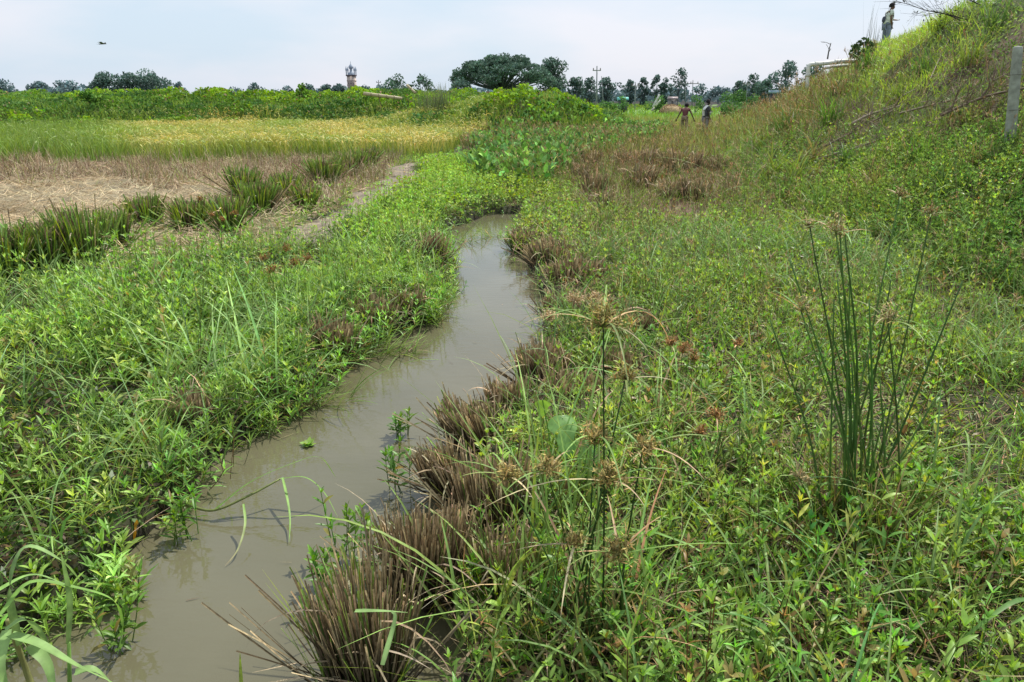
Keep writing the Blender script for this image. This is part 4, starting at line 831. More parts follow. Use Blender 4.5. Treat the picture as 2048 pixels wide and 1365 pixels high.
ribbon(a, [Vector(yl), Vector(yl)+Vector((.01, .02, .05)), Vector(yl)+Vector((.02, .02, .10))], .03, np.array((.55, .28, .03)), np.array((.6, .35, .05)), prof='lens'); a.obj('blade', M_leaf, t)
# ---- trees
def crown_cards(a, cl, rad, per, size, col, flat=.7, dk=.45):
    for c, r in zip(cl, rad):
        n = int(per*(r/np.mean(rad))**2); d = rng.normal(size=(n, 3)); d /= np.linalg.norm(d, axis=1)[:, None]
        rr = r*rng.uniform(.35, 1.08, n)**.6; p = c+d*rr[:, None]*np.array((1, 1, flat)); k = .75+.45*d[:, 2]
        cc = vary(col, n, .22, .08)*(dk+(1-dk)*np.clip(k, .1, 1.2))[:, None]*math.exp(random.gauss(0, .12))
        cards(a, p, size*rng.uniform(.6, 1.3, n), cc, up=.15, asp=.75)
def tree(x0, x1, top, dist, kind, label, haze=.3, base=None, name='broadleaf_tree', group='trees along the horizon', tint=None, dens=1.0):
    # dist = world distance along y
    cx = (x0+x1)/2; o = Q(cx, 188, dist); gzv = gz(o.x, o.y) if base is None else base
    w = Q(x1, 188, dist).x-Q(x0, 188, dist).x; h = Q(cx, top, dist).z-gzv
    t = empty(name, (o.x, o.y, gzv), label, 'tree' if name != 'shrub' else 'shrub', group)
    haze = min(haze+.24, .8) if tint is None else haze; col = np.array((.065, .125, .045)) if tint is None else np.array(tint)*1.7; hz = np.array((.19, .27, .29)); col = col*(1-haze)+hz*haze  # aerial haze is painted into the crown and bark colours
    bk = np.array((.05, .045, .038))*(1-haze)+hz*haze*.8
    cl = []; rad = []; base_ = Vector((o.x, o.y, gzv)); tr = Acc(); pxm = dist/745
    if kind == 'rain':
        K = 80
        for i in range(K):
            r = math.sqrt(random.random())*.5; an = random.random()*2*PI; x = r*w*math.cos(an); y = r*w*.8*math.sin(an)
            z = h*(.95-.36*(2*r)**2.6)-random.random()*h*.10; cl.append((o.x+x, o.y+y, gzv+z)); rad.append(w*random.uniform(.07, .115))
        fl = .46; fork = .34
    elif kind == 'airy':
        K = 24
        for i in range(K):
            z = h*(.26+.68*i/K); s = w*.42*math.sin(PI*(.22+.72*i/K)); an = random.random()*2*PI
            cl.append((o.x+s*math.cos(an), o.y+s*math.sin(an), gzv+z)); rad.append(w*random.uniform(.12, .21))
        fl = .9; fork = .3
    elif kind == 'low':
        K = max(5, int(6*w/max(h, .5)));
        for i in range(K):
            x = (random.random()-.5)*w*.85; e = math.sqrt(max(0, 1-(2*x/w)**2)); cl.append((o.x+x, o.y+random.uniform(-.3, .3)*w*.4, gzv+h*random.uniform(.25, .85)*e)); rad.append(min(w*.25, h*.3))
        fl = .9; fork = .1
    else:
        K = 34
        for i in range(K):
            u = random.uniform(-1, 1); an = random.random()*2*PI; s = math.sqrt(1-u*u)*random.uniform(.5, 1)
            cl.append((o.x+s*w*.40*math.cos(an), o.y+s*w*.38*math.sin(an), gzv+h*(.50+.38*u))); rad.append(w*random.uniform(.14, .22))
        fl = .8; fork = .2
    top_t = Vector((o.x, o.y, gzv+h*fork)); tr_r = max(.03*w, .05)
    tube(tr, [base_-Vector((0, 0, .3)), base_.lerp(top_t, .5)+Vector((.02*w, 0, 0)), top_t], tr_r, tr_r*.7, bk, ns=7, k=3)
    for i in range(len(cl)):
        if kind in ('low',) and i > 4: break
        c = Vector(cl[i]); m = top_t.lerp(c, .5)+Vector((0, 0, -abs(c.x-top_t.x)*.12 if kind != 'rain' else -.02*h)); tube(tr, [top_t, m, c], tr_r*.42, tr_r*.08, bk, ns=4, k=3, caps=False)
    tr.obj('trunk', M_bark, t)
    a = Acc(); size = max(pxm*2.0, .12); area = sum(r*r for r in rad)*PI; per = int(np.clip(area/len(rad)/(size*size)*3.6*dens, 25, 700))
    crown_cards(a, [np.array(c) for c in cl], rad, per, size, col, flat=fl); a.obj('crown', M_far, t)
    return t
TT = [
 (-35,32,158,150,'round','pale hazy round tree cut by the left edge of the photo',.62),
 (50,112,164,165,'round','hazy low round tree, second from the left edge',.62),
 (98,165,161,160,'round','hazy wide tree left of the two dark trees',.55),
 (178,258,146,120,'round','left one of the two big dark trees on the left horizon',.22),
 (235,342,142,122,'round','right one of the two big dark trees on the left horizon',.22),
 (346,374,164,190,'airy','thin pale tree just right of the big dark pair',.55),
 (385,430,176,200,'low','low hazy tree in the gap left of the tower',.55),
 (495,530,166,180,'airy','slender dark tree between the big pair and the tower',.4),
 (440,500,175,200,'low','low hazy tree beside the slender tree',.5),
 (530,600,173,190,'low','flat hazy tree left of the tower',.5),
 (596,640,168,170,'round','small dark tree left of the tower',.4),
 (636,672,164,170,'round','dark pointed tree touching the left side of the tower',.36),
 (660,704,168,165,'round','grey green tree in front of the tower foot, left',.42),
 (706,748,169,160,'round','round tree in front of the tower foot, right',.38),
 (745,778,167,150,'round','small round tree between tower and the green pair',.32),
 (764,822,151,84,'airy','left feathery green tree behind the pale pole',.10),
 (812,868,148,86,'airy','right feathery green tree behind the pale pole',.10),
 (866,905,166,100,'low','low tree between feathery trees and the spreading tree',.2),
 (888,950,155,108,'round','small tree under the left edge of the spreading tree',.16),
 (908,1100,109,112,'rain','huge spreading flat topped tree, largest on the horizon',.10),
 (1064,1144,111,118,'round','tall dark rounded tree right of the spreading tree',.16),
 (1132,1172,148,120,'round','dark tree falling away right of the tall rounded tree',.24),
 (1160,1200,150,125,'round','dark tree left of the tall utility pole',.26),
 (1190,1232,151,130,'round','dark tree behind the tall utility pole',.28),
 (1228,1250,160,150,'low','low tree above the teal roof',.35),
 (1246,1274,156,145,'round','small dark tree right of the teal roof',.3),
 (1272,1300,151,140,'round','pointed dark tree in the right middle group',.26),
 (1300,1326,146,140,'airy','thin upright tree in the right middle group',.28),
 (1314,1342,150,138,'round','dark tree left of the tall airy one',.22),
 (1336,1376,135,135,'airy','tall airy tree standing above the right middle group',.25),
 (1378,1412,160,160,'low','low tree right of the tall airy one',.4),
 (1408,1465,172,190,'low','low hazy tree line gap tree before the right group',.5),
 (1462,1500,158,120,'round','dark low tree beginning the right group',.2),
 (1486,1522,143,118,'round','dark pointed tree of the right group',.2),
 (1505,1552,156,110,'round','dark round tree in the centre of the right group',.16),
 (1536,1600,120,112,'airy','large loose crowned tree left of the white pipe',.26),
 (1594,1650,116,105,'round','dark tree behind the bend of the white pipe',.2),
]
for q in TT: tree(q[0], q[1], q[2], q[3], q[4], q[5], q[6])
SH = [
 (1200,1240,184,78,'low','green shrub below the tall utility pole',.06),
 (1236,1262,188,82,'low','small shrub in front of the teal roof',.06),
 (1290,1335,178,80,'low','shrub beside the straw heap',.08),
 (1376,1408,172,76,'low','dark shrub on the meadow ridge',.08),
 (1430,1475,180,74,'low','pale green shrub left of the blue roofed hut',.08),
 (1462,1520,176,70,'low','largest shrub on the meadow below the right trees',.06),
 (1505,1560,178,66,'low','shrub just under the blue roofed hut',.06),
 (1436,1500,196,60,'low','dark shrub in front of the largest meadow shrub',.04),
]
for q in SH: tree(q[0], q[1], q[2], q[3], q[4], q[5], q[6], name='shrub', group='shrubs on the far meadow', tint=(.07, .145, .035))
tree(592, 618, 166, 50, 'airy', 'small leafy sapling growing on top of the long bank', .02, name='sapling', group=None, tint=(.12, .22, .03))
tree(160, 205, 178, 47, 'low', 'dark shrub standing on the left part of the long bank', .02, name='shrub', group=None, tint=(.05, .12, .02))
tree(1690, 1740, 78, 26.5, 'airy', 'dark feathery shrub on the embankment crest left of the standing person', .0, base=gz(*Q(1715, 130, 26.5)[:2])-.1, name='shrub', group=None, tint=(.05, .08, .03), dens=.22)
def far_woods():
    a = Acc(); n = 9000; az = np.radians(rng.uniform(-40, 30, n)); r = rng.uniform(225, 300, n); x = r*np.sin(az); y = r*np.cos(az)
    top = 1.6+3.4*np.clip(fbm(x*0+az*40, x*0, 1.0, 2)*1.7-.3, .1, 1.3); z = rng.uniform(0, 1, n)*top
    cards(a, np.stack([x, y, z-.3], 1), rng.uniform(.8, 1.8, n), vary(np.array((.17, .25, .26)), n, .15, .04)*(.7+.4*z/np.max(top))[:, None], up=0, asp=.8)  # pale blue of aerial haze painted into the leaf colour
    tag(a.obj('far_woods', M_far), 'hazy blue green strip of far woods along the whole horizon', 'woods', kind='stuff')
far_woods()
# ---- reed tufts on the bank
for (px, py, top, Y, n, lab) in ((885,228,165,41,150,'tall feathery reed tuft on the bank left of the vine covered mound'),(850,225,178,42,90,'shorter grey reed tuft beside the tall feathery one')):
    o = Q(px, py, Y); o.z = gz(o.x, o.y); h = Q(px, top, Y).z-o.z; t = empty('reed_tuft', o, lab, 'reeds', 'reed tufts on the far bank')
    a = Acc(); b = np.array(o)[None]+np.concatenate([rng.normal(0, .35, (n, 2)), np.zeros((n, 1))], 1)
    blades(a, b, rng.uniform(0, 2*PI, n), rng.uniform(0, .3, n), rng.uniform(0, .5, n), h*rng.uniform(.7, 1.1, n), .035, vary(np.array((.09, .14, .05)), n, .2), tip=vary(np.array((.17, .2, .1)), n), nseg=4, fold=0); a.obj('stalks', M_grass, t)
o = Q(1742, 105, 26.5); o.z = gz(o.x, o.y); t = empty('reed_tuft', o, 'tall thin reeds rising into the sky left of the standing person', 'reeds')
a = Acc(); n = 26; b = np.array(o)[None]+np.concatenate([rng.normal(0, .15, (n, 2)), np.zeros((n, 1))], 1); blades(a, b, rng.uniform(0, 2*PI, n), rng.uniform(0, .12, n), rng.uniform(0, .2, n), rng.uniform(.6, 2.0, n), .018, vary(np.array((.07, .09, .05)), n, .2), nseg=4, fold=0); a.obj('stalks', M_grass, t)
# ---- poles, pipe, post
BAM = np.array((.42, .36, .22))
def pole(name, label, cat, p0, p1, r0, r1, col, mat=M_paint, knots=0, group=None, post=None):
    t = empty(name, p0, label, cat, group); a = Acc(); tube(a, [p0, Vector(p0).lerp(Vector(p1), .5), p1], r0, r1, col, ns=9, k=2); a.obj('pole', mat, t)
    if knots:
        a = Acc()
        for i in range(1, knots):
            c = Vector(p0).lerp(Vector(p1), i/knots); d = (Vector(p1)-Vector(p0)).normalized()*.02; tube(a, [c-d, c+d], r0*1.18, r0*1.18, np.array(col)*.7, ns=9, k=1)
        a.obj('node_rings', mat, t)
    return t
t = pole('fallen_pole', 'long pale pole lying slanted across the far bank', 'pole', Q(727,187,44), Q(804,197,44), .10, .085, BAM*1.05, knots=5)
a = Acc(); tube(a, [Q(762,182,44.2), Q(759,202,43.9), Q(764,212,43.8)], .03, .02, BROWN, ns=6, k=2); a.obj('prop_stick', M_bark, t)
pole('short_pole', 'short pale pole leaning above the far bank', 'pole', Q(814,170,45), Q(831,186,44.6), .07, .07, BAM, knots=2)
pole('leaning_pole', 'taller white pole leaning on the far meadow', 'pole', Q(1306,214,62), Q(1319,189,62), .10, .07, np.array((.62, .62, .55)), knots=3, group='white poles on the meadow')
pole('leaning_pole', 'short white pole crossing the taller one on the meadow', 'pole', Q(1311,211,62.3), Q(1321,200,62.3), .08, .06, np.array((.62, .62, .55)), knots=2, group='white poles on the meadow')
pole('leaning_pole', 'lowest white stick lying before the crossed poles', 'pole', Q(1303,221,58), Q(1309,215,58), .07, .06, np.array((.6, .6, .45)), knots=2, group='white poles on the meadow')
def upole(px, top, Y, label, arm=1.2, lean=0, r=.12):
    b = Q(px, 190, Y); b.z = gz(b.x, b.y)-.2; e = Q(px+lean, top, Y); t = empty('utility_pole', b, label, 'utility pole', 'utility poles on the horizon')
    c = np.array((.22, .235, .24)); a = Acc(); tube(a, [b, e], r*.8, r*.5, c, ns=8, k=1); a.obj('pole', M_conc, t)
    if arm:
        a = Acc(); k = Vector((0, 0, -.5)); tube(a, [e+k+Vector((-arm, 0, 0)), e+k+Vector((arm, 0, 0))], .06, .06, c, ns=4, k=1); a.obj('crossarm', M_conc, t)
        for s in (-1, 0, 1):
            a = Acc(); lathe(a, e+k+Vector((s*arm*.85, 0, .05)), [(.03, 0), (.07, .05), (.05, .12), (.07, .18), (.0, .25)], np.array((.2, .16, .14)), 7); a.obj('insulator', M_paint, t)
    return t
upole(1194, 132, 96, 'tallest thin utility pole right of the dark trees', arm=.5, r=.13)
t = upole(1209, 152, 97, 'pale slanting pole beside the tallest utility pole', arm=0, lean=-6, r=.07)
upole(1271, 164, 104, 'short pale utility pole right of the teal roof', arm=.5, r=.10)
for x in (1372, 1386): upole(x, 160, 118, 'grey utility pole of the twin pair right of the tall airy tree', arm=.9, r=.10)
upole(1495, 160, 90, 'thin grey utility pole before the right tree group', arm=.4, r=.06)
upole(757, 160, 170, 'stubby dark utility pole right of the tower', arm=.5, r=.2)
# tower
def tower():
    Y = 330; b = Q(705, 188, Y); b.z = 0; w = 15*Y/F; t = empty('tower', b, 'brown square tower with onion dome and corner pinnacles on the horizon', 'tower')
    zt = Q(705, 152, Y).z; br = np.array((.56, .46, .40)); gr = np.array((.34, .39, .46)); x, y = b.x, b.y  # shaft and dome colours paled to paint in the distance haze
    a = Acc(); box(a, x, y, zt/2, w, w, zt, br, top=.96); a.obj('shaft', M_conc, t)
    for k, zz in enumerate((zt*.45, zt*.62, zt*.8)):
        a = Acc(); box(a, x, y, zz, w*1.03, w*1.03, .35, np.array((.36, .30, .26)) if k else br*.6); a.obj('band', M_conc, t)
        for s in (-1, 0, 1):
            a = Acc(); box(a, x+s*w*.28, y-w*.5, zz-.9, w*.14, .3, 1.0, br*.45); a.obj('window', M_paint, t)
    a = Acc(); box(a, x, y, zt+.2, w*1.16, w*1.16, .5, np.array((.12, .10, .11))); a.obj('cornice', M_conc, t)
    a = Acc(); ht = Q(705, 126, Y).z-zt; R = w*.29
    lathe(a, (x, y, zt+.4), [(w*.44, 0), (w*.42, ht*.14), (w*.20, ht*.22), (w*.15, ht*.36), (w*.13, ht*.42), (R*.8, ht*.50), (R*1.05, ht*.58), (R*.9, ht*.68), (R*.45, ht*.78), (.12, ht*.86), (.08, ht*1.04), (.0, ht*1.06)], gr, 14); a.obj('onion_dome', M_conc, t, smooth=True)
    for sx in (-1, 1):
        for sy in (-1, 1):
            a = Acc(); lathe(a, (x+sx*w*.5, y+sy*w*.5, zt+.4), [(.22, 0), (.22, ht*.30), (.36, ht*.36), (.34, ht*.46), (.16, ht*.56), (.05, ht*.66), (.0, ht*.68)], gr*1.1, 8); a.obj('pinnacle', M_conc, t)
tower()
# huts
def hut(px, py, wpx, Y, hgt, wall, roof, label, flatr=False):
    b = Q(px, py, Y); b.z = gz(b.x, b.y)-.1; w = wpx*Y/F; t = empty('hut', b, label, 'hut'); a = Acc()
    box(a, b.x, b.y, b.z+hgt/2, w, w*.8, hgt, wall); a.obj('wall', M_conc, t)
    a = Acc(); box(a, b.x-w*.1, b.y-w*.41, b.z+hgt*.42, w*.22, .08, hgt*.8, np.array(wall)*.3); a.obj('door', M_paint, t)
    a = Acc()
    if flatr: box(a, b.x, b.y, b.z+hgt+.12, w*1.3, w*1.1, .2, roof)
    else:
        W, D = w*.62, w*.55; z0 = b.z+hgt-.02; V = [(-W, -D, 0), (W, -D, 0), (W, D, 0), (-W, D, 0), (-W, 0, w*.32), (W, 0, w*.32)]
        a.add([(b.x+v[0], b.y+v[1], z0+v[2]) for v in V], [(0, 1, 5, 4), (2, 3, 4, 5), (3, 2, 1, 0)], [(0, 4, 3), (1, 2, 5)], np.array(roof))
    a.obj('roof', M_paint, t)
hut(1246, 192, 17, 92, 1.5, (.10, .11, .10), (.16, .50, .46), 'small hut with a bright teal sheet roof')
hut(1549, 185, 14, 60, 2.15, (.06, .07, .08), (.30, .42, .52), 'dark open hut with a pale blue flat roof by the embankment', True)
hut(1346, 190, 15, 128, 1.5, (.30, .28, .27), (.33, .27, .26), 'low pink walled house behind the straw heap')
def heap():
    o = Q(1344, 196, 84); o.z = gz(o.x, o.y); t = empty('straw_heap', o, 'domed tan straw heap on the far meadow', 'straw heap'); a = Acc(); n = 2600
    u = rng.normal(size=(n, 3)); u /= np.linalg.norm(u, axis=1)[:, None]; u[:, 2] = np.abs(u[:, 2]); p = np.array(o)+u*np.array((1.35, 1.2, 1.0))*rng.uniform(.85, 1, (n, 1))
    cards(a, p, rng.uniform(.15, .4, n), vary(np.array((.36, .27, .16)), n, .2), up=.2, asp=.25); a.obj('straw', M_dry, t)
    a = Acc(); lathe(a, o, [(1.25, 0), (1.2, .4), (.85, .75), (.4, .9), (0, .95)], TAN, 14); a.obj('core', M_soil, t, smooth=True)
heap()
# white pipe
YP = 27.0
pp = [Q(1614,178,YP), Q(1616,150,YP), Q(1618,131,YP), Q(1630,128.5,YP), Q(1655,126,YP), Q(1690,122,YP+.1), Q(1730,122,YP+.6)]
t = empty('drain_pipe', pp[0], 'white bent drain pipe sticking out of the embankment', 'pipe')
a = Acc(); PW = np.array((.72, .72, .66)); tube(a, [pp[0], pp[1], Q(1617,137,YP), Q(1620,129.5,YP), Q(1629,128.2,YP), pp[4], pp[5], pp[6]], .068, .068, PW, ns=12, k=4); a.obj('pipe', M_paint, t, smooth=True)
for c, d in ((pp[1], Vector((0, 0, 1))), (Q(1632,128.1,YP), Vector((1, 0, .05))), (Q(1672,124,YP), Vector((1, 0, .05)))):
    a = Acc(); tube(a, [c-d*.06, c+d*.06], .080, .080, PW*.85, ns=12, k=1); a.obj('collar', M_paint, t, smooth=True)
a = Acc(); tube(a, [Q(1650,136,YP+.3), Q(1668,133,YP+.3), Q(1700,130,YP+.5)], .05, .05, PW*.8, ns=8, k=2); a.obj('branch_pipe', M_paint, t, smooth=True)
# concrete post
pb = hit(2018, 300, 6, 14); pt_ = Q(2036, 93, pb.y+.0)
t = empty('concrete_post', pb, 'weathered grey concrete fence post leaning slightly right on the embankment', 'post')
a = Acc(); wv = .062; CC = np.array((.30, .315, .265)); ax = (pt_-pb).normalized(); V = []; lv = [(-.35, 1.15), (0, 1.12), (.5, 1.03), (.965, .93), (.99, .86), (1.0, .70)]
for f, k in lv:
    c = pb+(pt_-pb)*f if f >= 0 else pb-ax*.3
    for (sx, sy) in ((-1, -.8), (-.8, -1), (.8, -1), (1, -.8), (1, .8), (.8, 1), (-.8, 1), (-1, .8)):
        x, y = sx*wv*k, sy*wv*k; r = math.radians(-28); V.append((c.x+x*math.cos(r)-y*math.sin(r), c.y+x*math.sin(r)+y*math.cos(r), c.z))
q = [(i*8+j, i*8+(j+1) % 8, (i+1)*8+(j+1) % 8, (i+1)*8+j) for i in range(len(lv)-1) for j in range(8)]
nb = len(V)-8; V.append(tuple(pt_+Vector((0, 0, .008)))); T = [(nb+j, nb+(j+1) % 8, len(V)-1) for j in range(8)]
a.add(V, q, T, c=CC); a.obj('post', M_conc, t)
for f in (.38, .72):
    a = Acc(); c = pb+(pt_-pb)*f; ring = [c+Vector((math.cos(k*PI/4)*.082, math.sin(k*PI/4)*.082, .004*k)) for k in range(9)]; tube(a, ring, .003, .003, np.array((.12, .10, .09)), ns=4, k=3); a.obj('wire_tie', M_paint, t)
# dead branches
def branch(px_pts, label, r0, r1, lift=.12, twigs=6, fixedY=None, col=np.array((.16, .12, .085)), tl=.4, leaves=0):
    pts = []
    for q in px_pts:
        p = Q(q[0], q[1], fixedY) if fixedY else hit(q[0], q[1], 5, 40)+Vector((-.05, -.03, lift)); pts.append(p)
    t = empty('dead_branch', pts[0], label, 'branch', 'dead branches on the embankment'); a = Acc(); tube(a, pts, r0, r1, col, ns=6, k=5); a.obj('limb', M_bark, t)
    sp = smooth_path(pts, 5)
    for i in range(twigs):
        k = random.randrange(1, len(sp)-1); p = sp[k]; d = (sp[k+1]-sp[k-1]).normalized(); s = Vector((random.gauss(0, .5), random.gauss(0, .3), random.gauss(.25, .4))); L = tl*random.uniform(.5, 1.4)
        a = Acc(); e = (d*.8+s).normalized(); e2 = (e+Vector((random.gauss(0, .4), 0, random.gauss(0, .3)))).normalized()
        tube(a, [p, p+e*L*.5, p+e*L*.5+e2*L*.5], r1*.9, r1*.35, np.array(col)*1.1, ns=4, k=3)
        q1 = p+e*L*.5; e3 = (e+Vector((random.gauss(0, .7), 0, random.gauss(0, .6)))).normalized(); tube(a, [q1, q1+e3*L*.4], r1*.6, r1*.3, np.array(col), ns=4, k=1)
        a.obj('twig', M_bark, t)
    if leaves:
        a = Acc(); ps = np.array([tuple(sp[random.randrange(len(sp))]+Vector((random.gauss(0, .12), random.gauss(0, .1), random.gauss(-.05, .12)))) for _ in range(leaves)]); cards(a, ps, rng.uniform(.04, .09, leaves), vary(np.array((.05, .06, .035)), leaves), asp=.4); a.obj('withered_leaves', M_dry, t)
branch([(1700,262),(1745,240),(1800,225)], 'short bleached limb standing in the twig pile below the lime grass', .03, .015, twigs=8, tl=.4, col=np.array((.36,.30,.22)))
branch([(1570,345),(1640,310),(1720,270),(1790,232)], 'long bare branch rising from the embankment foot to the twig pile', .026, .012, twigs=14, tl=.6, col=np.array((.2,.16,.11)))
branch([(1880,262),(1930,240),(1980,222),(2060,208)], 'dark branch lying behind the concrete post', .026, .016, twigs=9, tl=.6, lift=.25)
branch([(1640,330),(1740,300),(1800,280),(1880,262)], 'thin grey branch lying along the foot of the embankment', .02, .01, twigs=14, tl=.6, col=np.array((.24,.2,.15)))
branch([(1800,240),(1860,225),(1910,215)], 'tangled brown branch in the middle of the twig pile', .018, .009, twigs=18, tl=.5, col=np.array((.25,.2,.14)))
branch([(1860,175),(1880,130),(1900,90)], 'pale stick standing in the creeper high on the embankment', .012, .006, twigs=4, tl=.3, col=np.array((.24,.2,.14)))
branch([(1655,118),(1658,100),(1662,86)], 'small forked dead stick against the sky above the white pipe', .03, .012, twigs=3, tl=.3, fixedY=27.5, col=np.array((.06,.06,.05)))
branch([(1925,42),(1890,28),(1850,20),(1815,8),(1785,2)], 'long leafless branch reaching left over the crest, top right', .013, .004, twigs=22, tl=.55, fixedY=17.2, col=np.array((.05,.045,.04)), leaves=26)
branch([(1935,40),(1900,30),(1870,26),(1845,33)], 'shorter leafless branch with withered leaves under the long one', .011, .004, twigs=18, tl=.4, fixedY=17.0, col=np.array((.05,.045,.04)), leaves=40)
branch([(1960,10),(1920,-8),(1880,-12)], 'uppermost bare branch cut by the top edge of the photo', .011, .004, twigs=20, tl=.5, fixedY=17.1, col=np.array((.05,.045,.04)), leaves=30)
# bird
bo = Q(205, 88, 90); t = empty('bird', bo, 'small dark bird flying in the upper left sky', 'bird')
V = []; prof = [(-.5, .0), (-.38, .06), (-.1, .11), (.15, .10), (.3, .06), (.38, .065), (.44, .04), (.52, .0)]
a = Acc(); tube(a, [bo+Vector((-.42, 0, 0)), bo+Vector((-.1, 0, .0)), bo+Vector((.25, 0, .02)), bo+Vector((.42, 0, .03))], .05, .05, np.array((.06, .065, .07)), ns=7, k=3); a.obj('body', M_cloth, t)
for s in (-1, 1):
    a = Acc(); a.add([tuple(bo+Vector(v)) for v in ((.22, s*.04, .04), (.15, s*.5, .22), (-.12, s*1.0, .10), (-.15, s*.5, .14), (-.15, s*.04, .02))], t=[(0, 1, 4), (1, 3, 4), (1, 2, 3)], c=np.array((.09, .095, .1))); a.obj('wing', M_cloth, t)
a = Acc(); a.add([tuple(bo+Vector(v)) for v in ((-.38, -.03, 0), (-.38, .03, 0), (-.68, .12, -.02), (-.68, -.12, -.02))], [(0, 1, 2, 3)], c=np.array((.06, .065, .07))); a.obj('tail', M_cloth, t)
# ---- people
def skinned(name, chains, mat, parent, xf, sub=2):
    vs, es, rs, idx = [], [], [], {}
    for ch in chains:
        prev = None
        for (k, co, r) in ch:
            if k not in idx: idx[k] = len(vs); vs.append(tuple(xf @ Vector(co))); rs.append(r)
            if prev is not None and (prev, idx[k]) not in es: es.append((prev, idx[k]))
            prev = idx[k]
    me = bpy.data.meshes.new(name); me.from_pydata(vs, es, []); me.materials.append(mat)
    o = bpy.data.objects.new(name, me); COL.objects.link(o); o.parent = parent
    md = o.modifiers.new('Skin', 'SKIN'); md.use_smooth_shade = True
    for i, r in enumerate(rs):
        sv = me.skin_vertices[0].data[i]; sv.radius = (r, r) if np.ndim(r) == 0 else r; sv.use_root = (i == 0)
    s = o.modifiers.new('Subdivision', 'SUBSURF'); s.levels = sub; s.render_levels = sub
    return o
def person(label, loc, rz, pose, cols, hair_s=1.0, sleeves=.55, extras=None, scale=1.0, bulk=1.0):
    t = empty('person', loc, label, 'person'); xf = Matrix.Rotation(rz, 4, 'Z') @ Matrix.Scale(scale, 4)
    J = dict(pel=(0, 0, .95), wai=(0, 0, 1.08), che=(0, 0, 1.28), nb=(0, 0, 1.43), nk=(0, .01, 1.49), chin=(0, .035, 1.545), hd=(0, .03, 1.62), top=(0, .015, 1.685),
             sL=(-.17, 0, 1.40), eL=(-.22, -.02, 1.13), wL=(-.24, .04, .88), sR=(.17, 0, 1.40), eR=(.22, -.02, 1.13), wR=(.24, .04, .88),
             hL=(-.09, 0, .91), kL=(-.10, .02, .50), aL=(-.10, -.01, .09), hR=(.09, 0, .91), kR=(.10, .02, .50), aR=(.10, -.01, .09)); J.update(pose)
    V = {k: Vector(v) for k, v in J.items()}; j = lambda k, r: (k, V[k], r)
    lean = V['hd']-V['nk']; fw = Vector((0, 1, 0)) if 'face' not in pose else Vector(pose['face']); fw.normalize(); rt = fw.cross(Vector((0, 0, 1)))
    ch = [[j('pel', .115), j('wai', .105), j('che', .125), j('nb', .06), j('nk', .048), j('chin', .058), j('hd', .084), j('top', .055)]]
    ch.append([j('hd', .084), ('nose', V['hd']+fw*.098-Vector((0, 0, .012)), .012)])
    for s in (-1, 1): ch.append([j('hd', .084), ('ear%d' % s, V['hd']+rt*.088*s, .014)])
    for S in 'LR':
        s = -1 if S == 'L' else 1
        ch.append([j('che', .125), j('s'+S, .055), j('e'+S, .038), j('w'+S, .025)])
        d = (V['w'+S]-V['e'+S]).normalized(); u = d.cross(Vector((0, 1, 0)) if abs(d.y) < .8 else Vector((0, 0, 1))).normalized(); pm = V['w'+S]+d*.055
        ch.append([j('w'+S, .025), ('p'+S, pm, .03)])
        for f, (off, ln) in enumerate(((-.03, .075), (-.01, .085), (.01, .08), (.03, .062))):
            b = pm+u*off+d*.028; curl = d.cross(u)*-.015
            ch.append([('p'+S, pm, .03), ('f%s%d' % (S, f), b, .009), ('g%s%d' % (S, f), b+d*ln*.5+curl*.5, .0085), ('i%s%d' % (S, f), b+d*ln*.9+curl*1.8, .007)])
        ch.append([('p'+S, pm, .03), ('t%s' % S, pm-d*.01-u*.04+d.cross(u)*-.012, .010), ('tt%s' % S, pm+d*.03-u*.055+d.cross(u)*-.02, .009)])
        ch.append([j('pel', .115), j('h'+S, .08), j('k'+S, .052), j('a'+S, .036), ('to'+S, V['a'+S]+fw*.15-Vector((0, 0, .055)), .03)])
    skinned('body', ch, cols[0], t, xf, 2)
    sh = [[j('pel', .135*bulk), j('wai', .128*bulk), j('che', .148*bulk), ('nb2', V['nb'].lerp(V['che'], .25), .085)]]
    for S in 'LR': sh.append([j('che', .148*bulk), j('s'+S, .082), ('m'+S, V['s'+S].lerp(V['e'+S], sleeves), .070)])
    skinned('shirt', sh, cols[1], t, xf, 2)
    tr = [[('pel3', V['pel']-Vector((0, 0, .03)), .128)]]
    for S in 'LR': tr.append([('pel3', V['pel']-Vector((0, 0, .03)), .128), ('h3'+S, V['h'+S], .098), ('k3'+S, V['k'+S], .078), ('a3'+S, V['a'+S].lerp(V['k'+S], .12), .066)])
    skinned('trousers', tr[1:], cols[2], t, xf, 2)
    a = Acc(); hv = []; hc = V['hd']+Vector((0, 0, .018))-fw*.018; ns = 16; q = []
    for i in range(9):
        ph = PI*.62*i/8
        for k in range(ns):
            an = 2*PI*k/ns; dr = fw*math.cos(an)+rt*math.sin(an); cut = 1.0 if math.cos(an) < .35 else .62
            pq = min(ph, PI*.62*cut); w = .104*hair_s*(1+.05*math.sin(k*2.3+i)); hv.append(tuple(Vector(loc)+xf @ (hc+dr*math.sin(pq)*w+Vector((0, 0, math.cos(pq)*w*1.05)))))
    q = [(i*ns+k, i*ns+(k+1) % ns, (i+1)*ns+(k+1) % ns, (i+1)*ns+k) for i in range(8) for k in range(ns)]
    a.add(hv, q, c=np.array((.018, .016, .018))); a.obj('hair', M_cloth, t, smooth=True)
    if extras: extras(t, V, xf, Vector(loc))
    return t
SK = matc('brown_skin', (.16, .085, .055), .5)
c1 = (SK, matc('pale_sage_shirt', (.62, .68, .58)), matc('slate_trousers', (.19, .23, .30)))
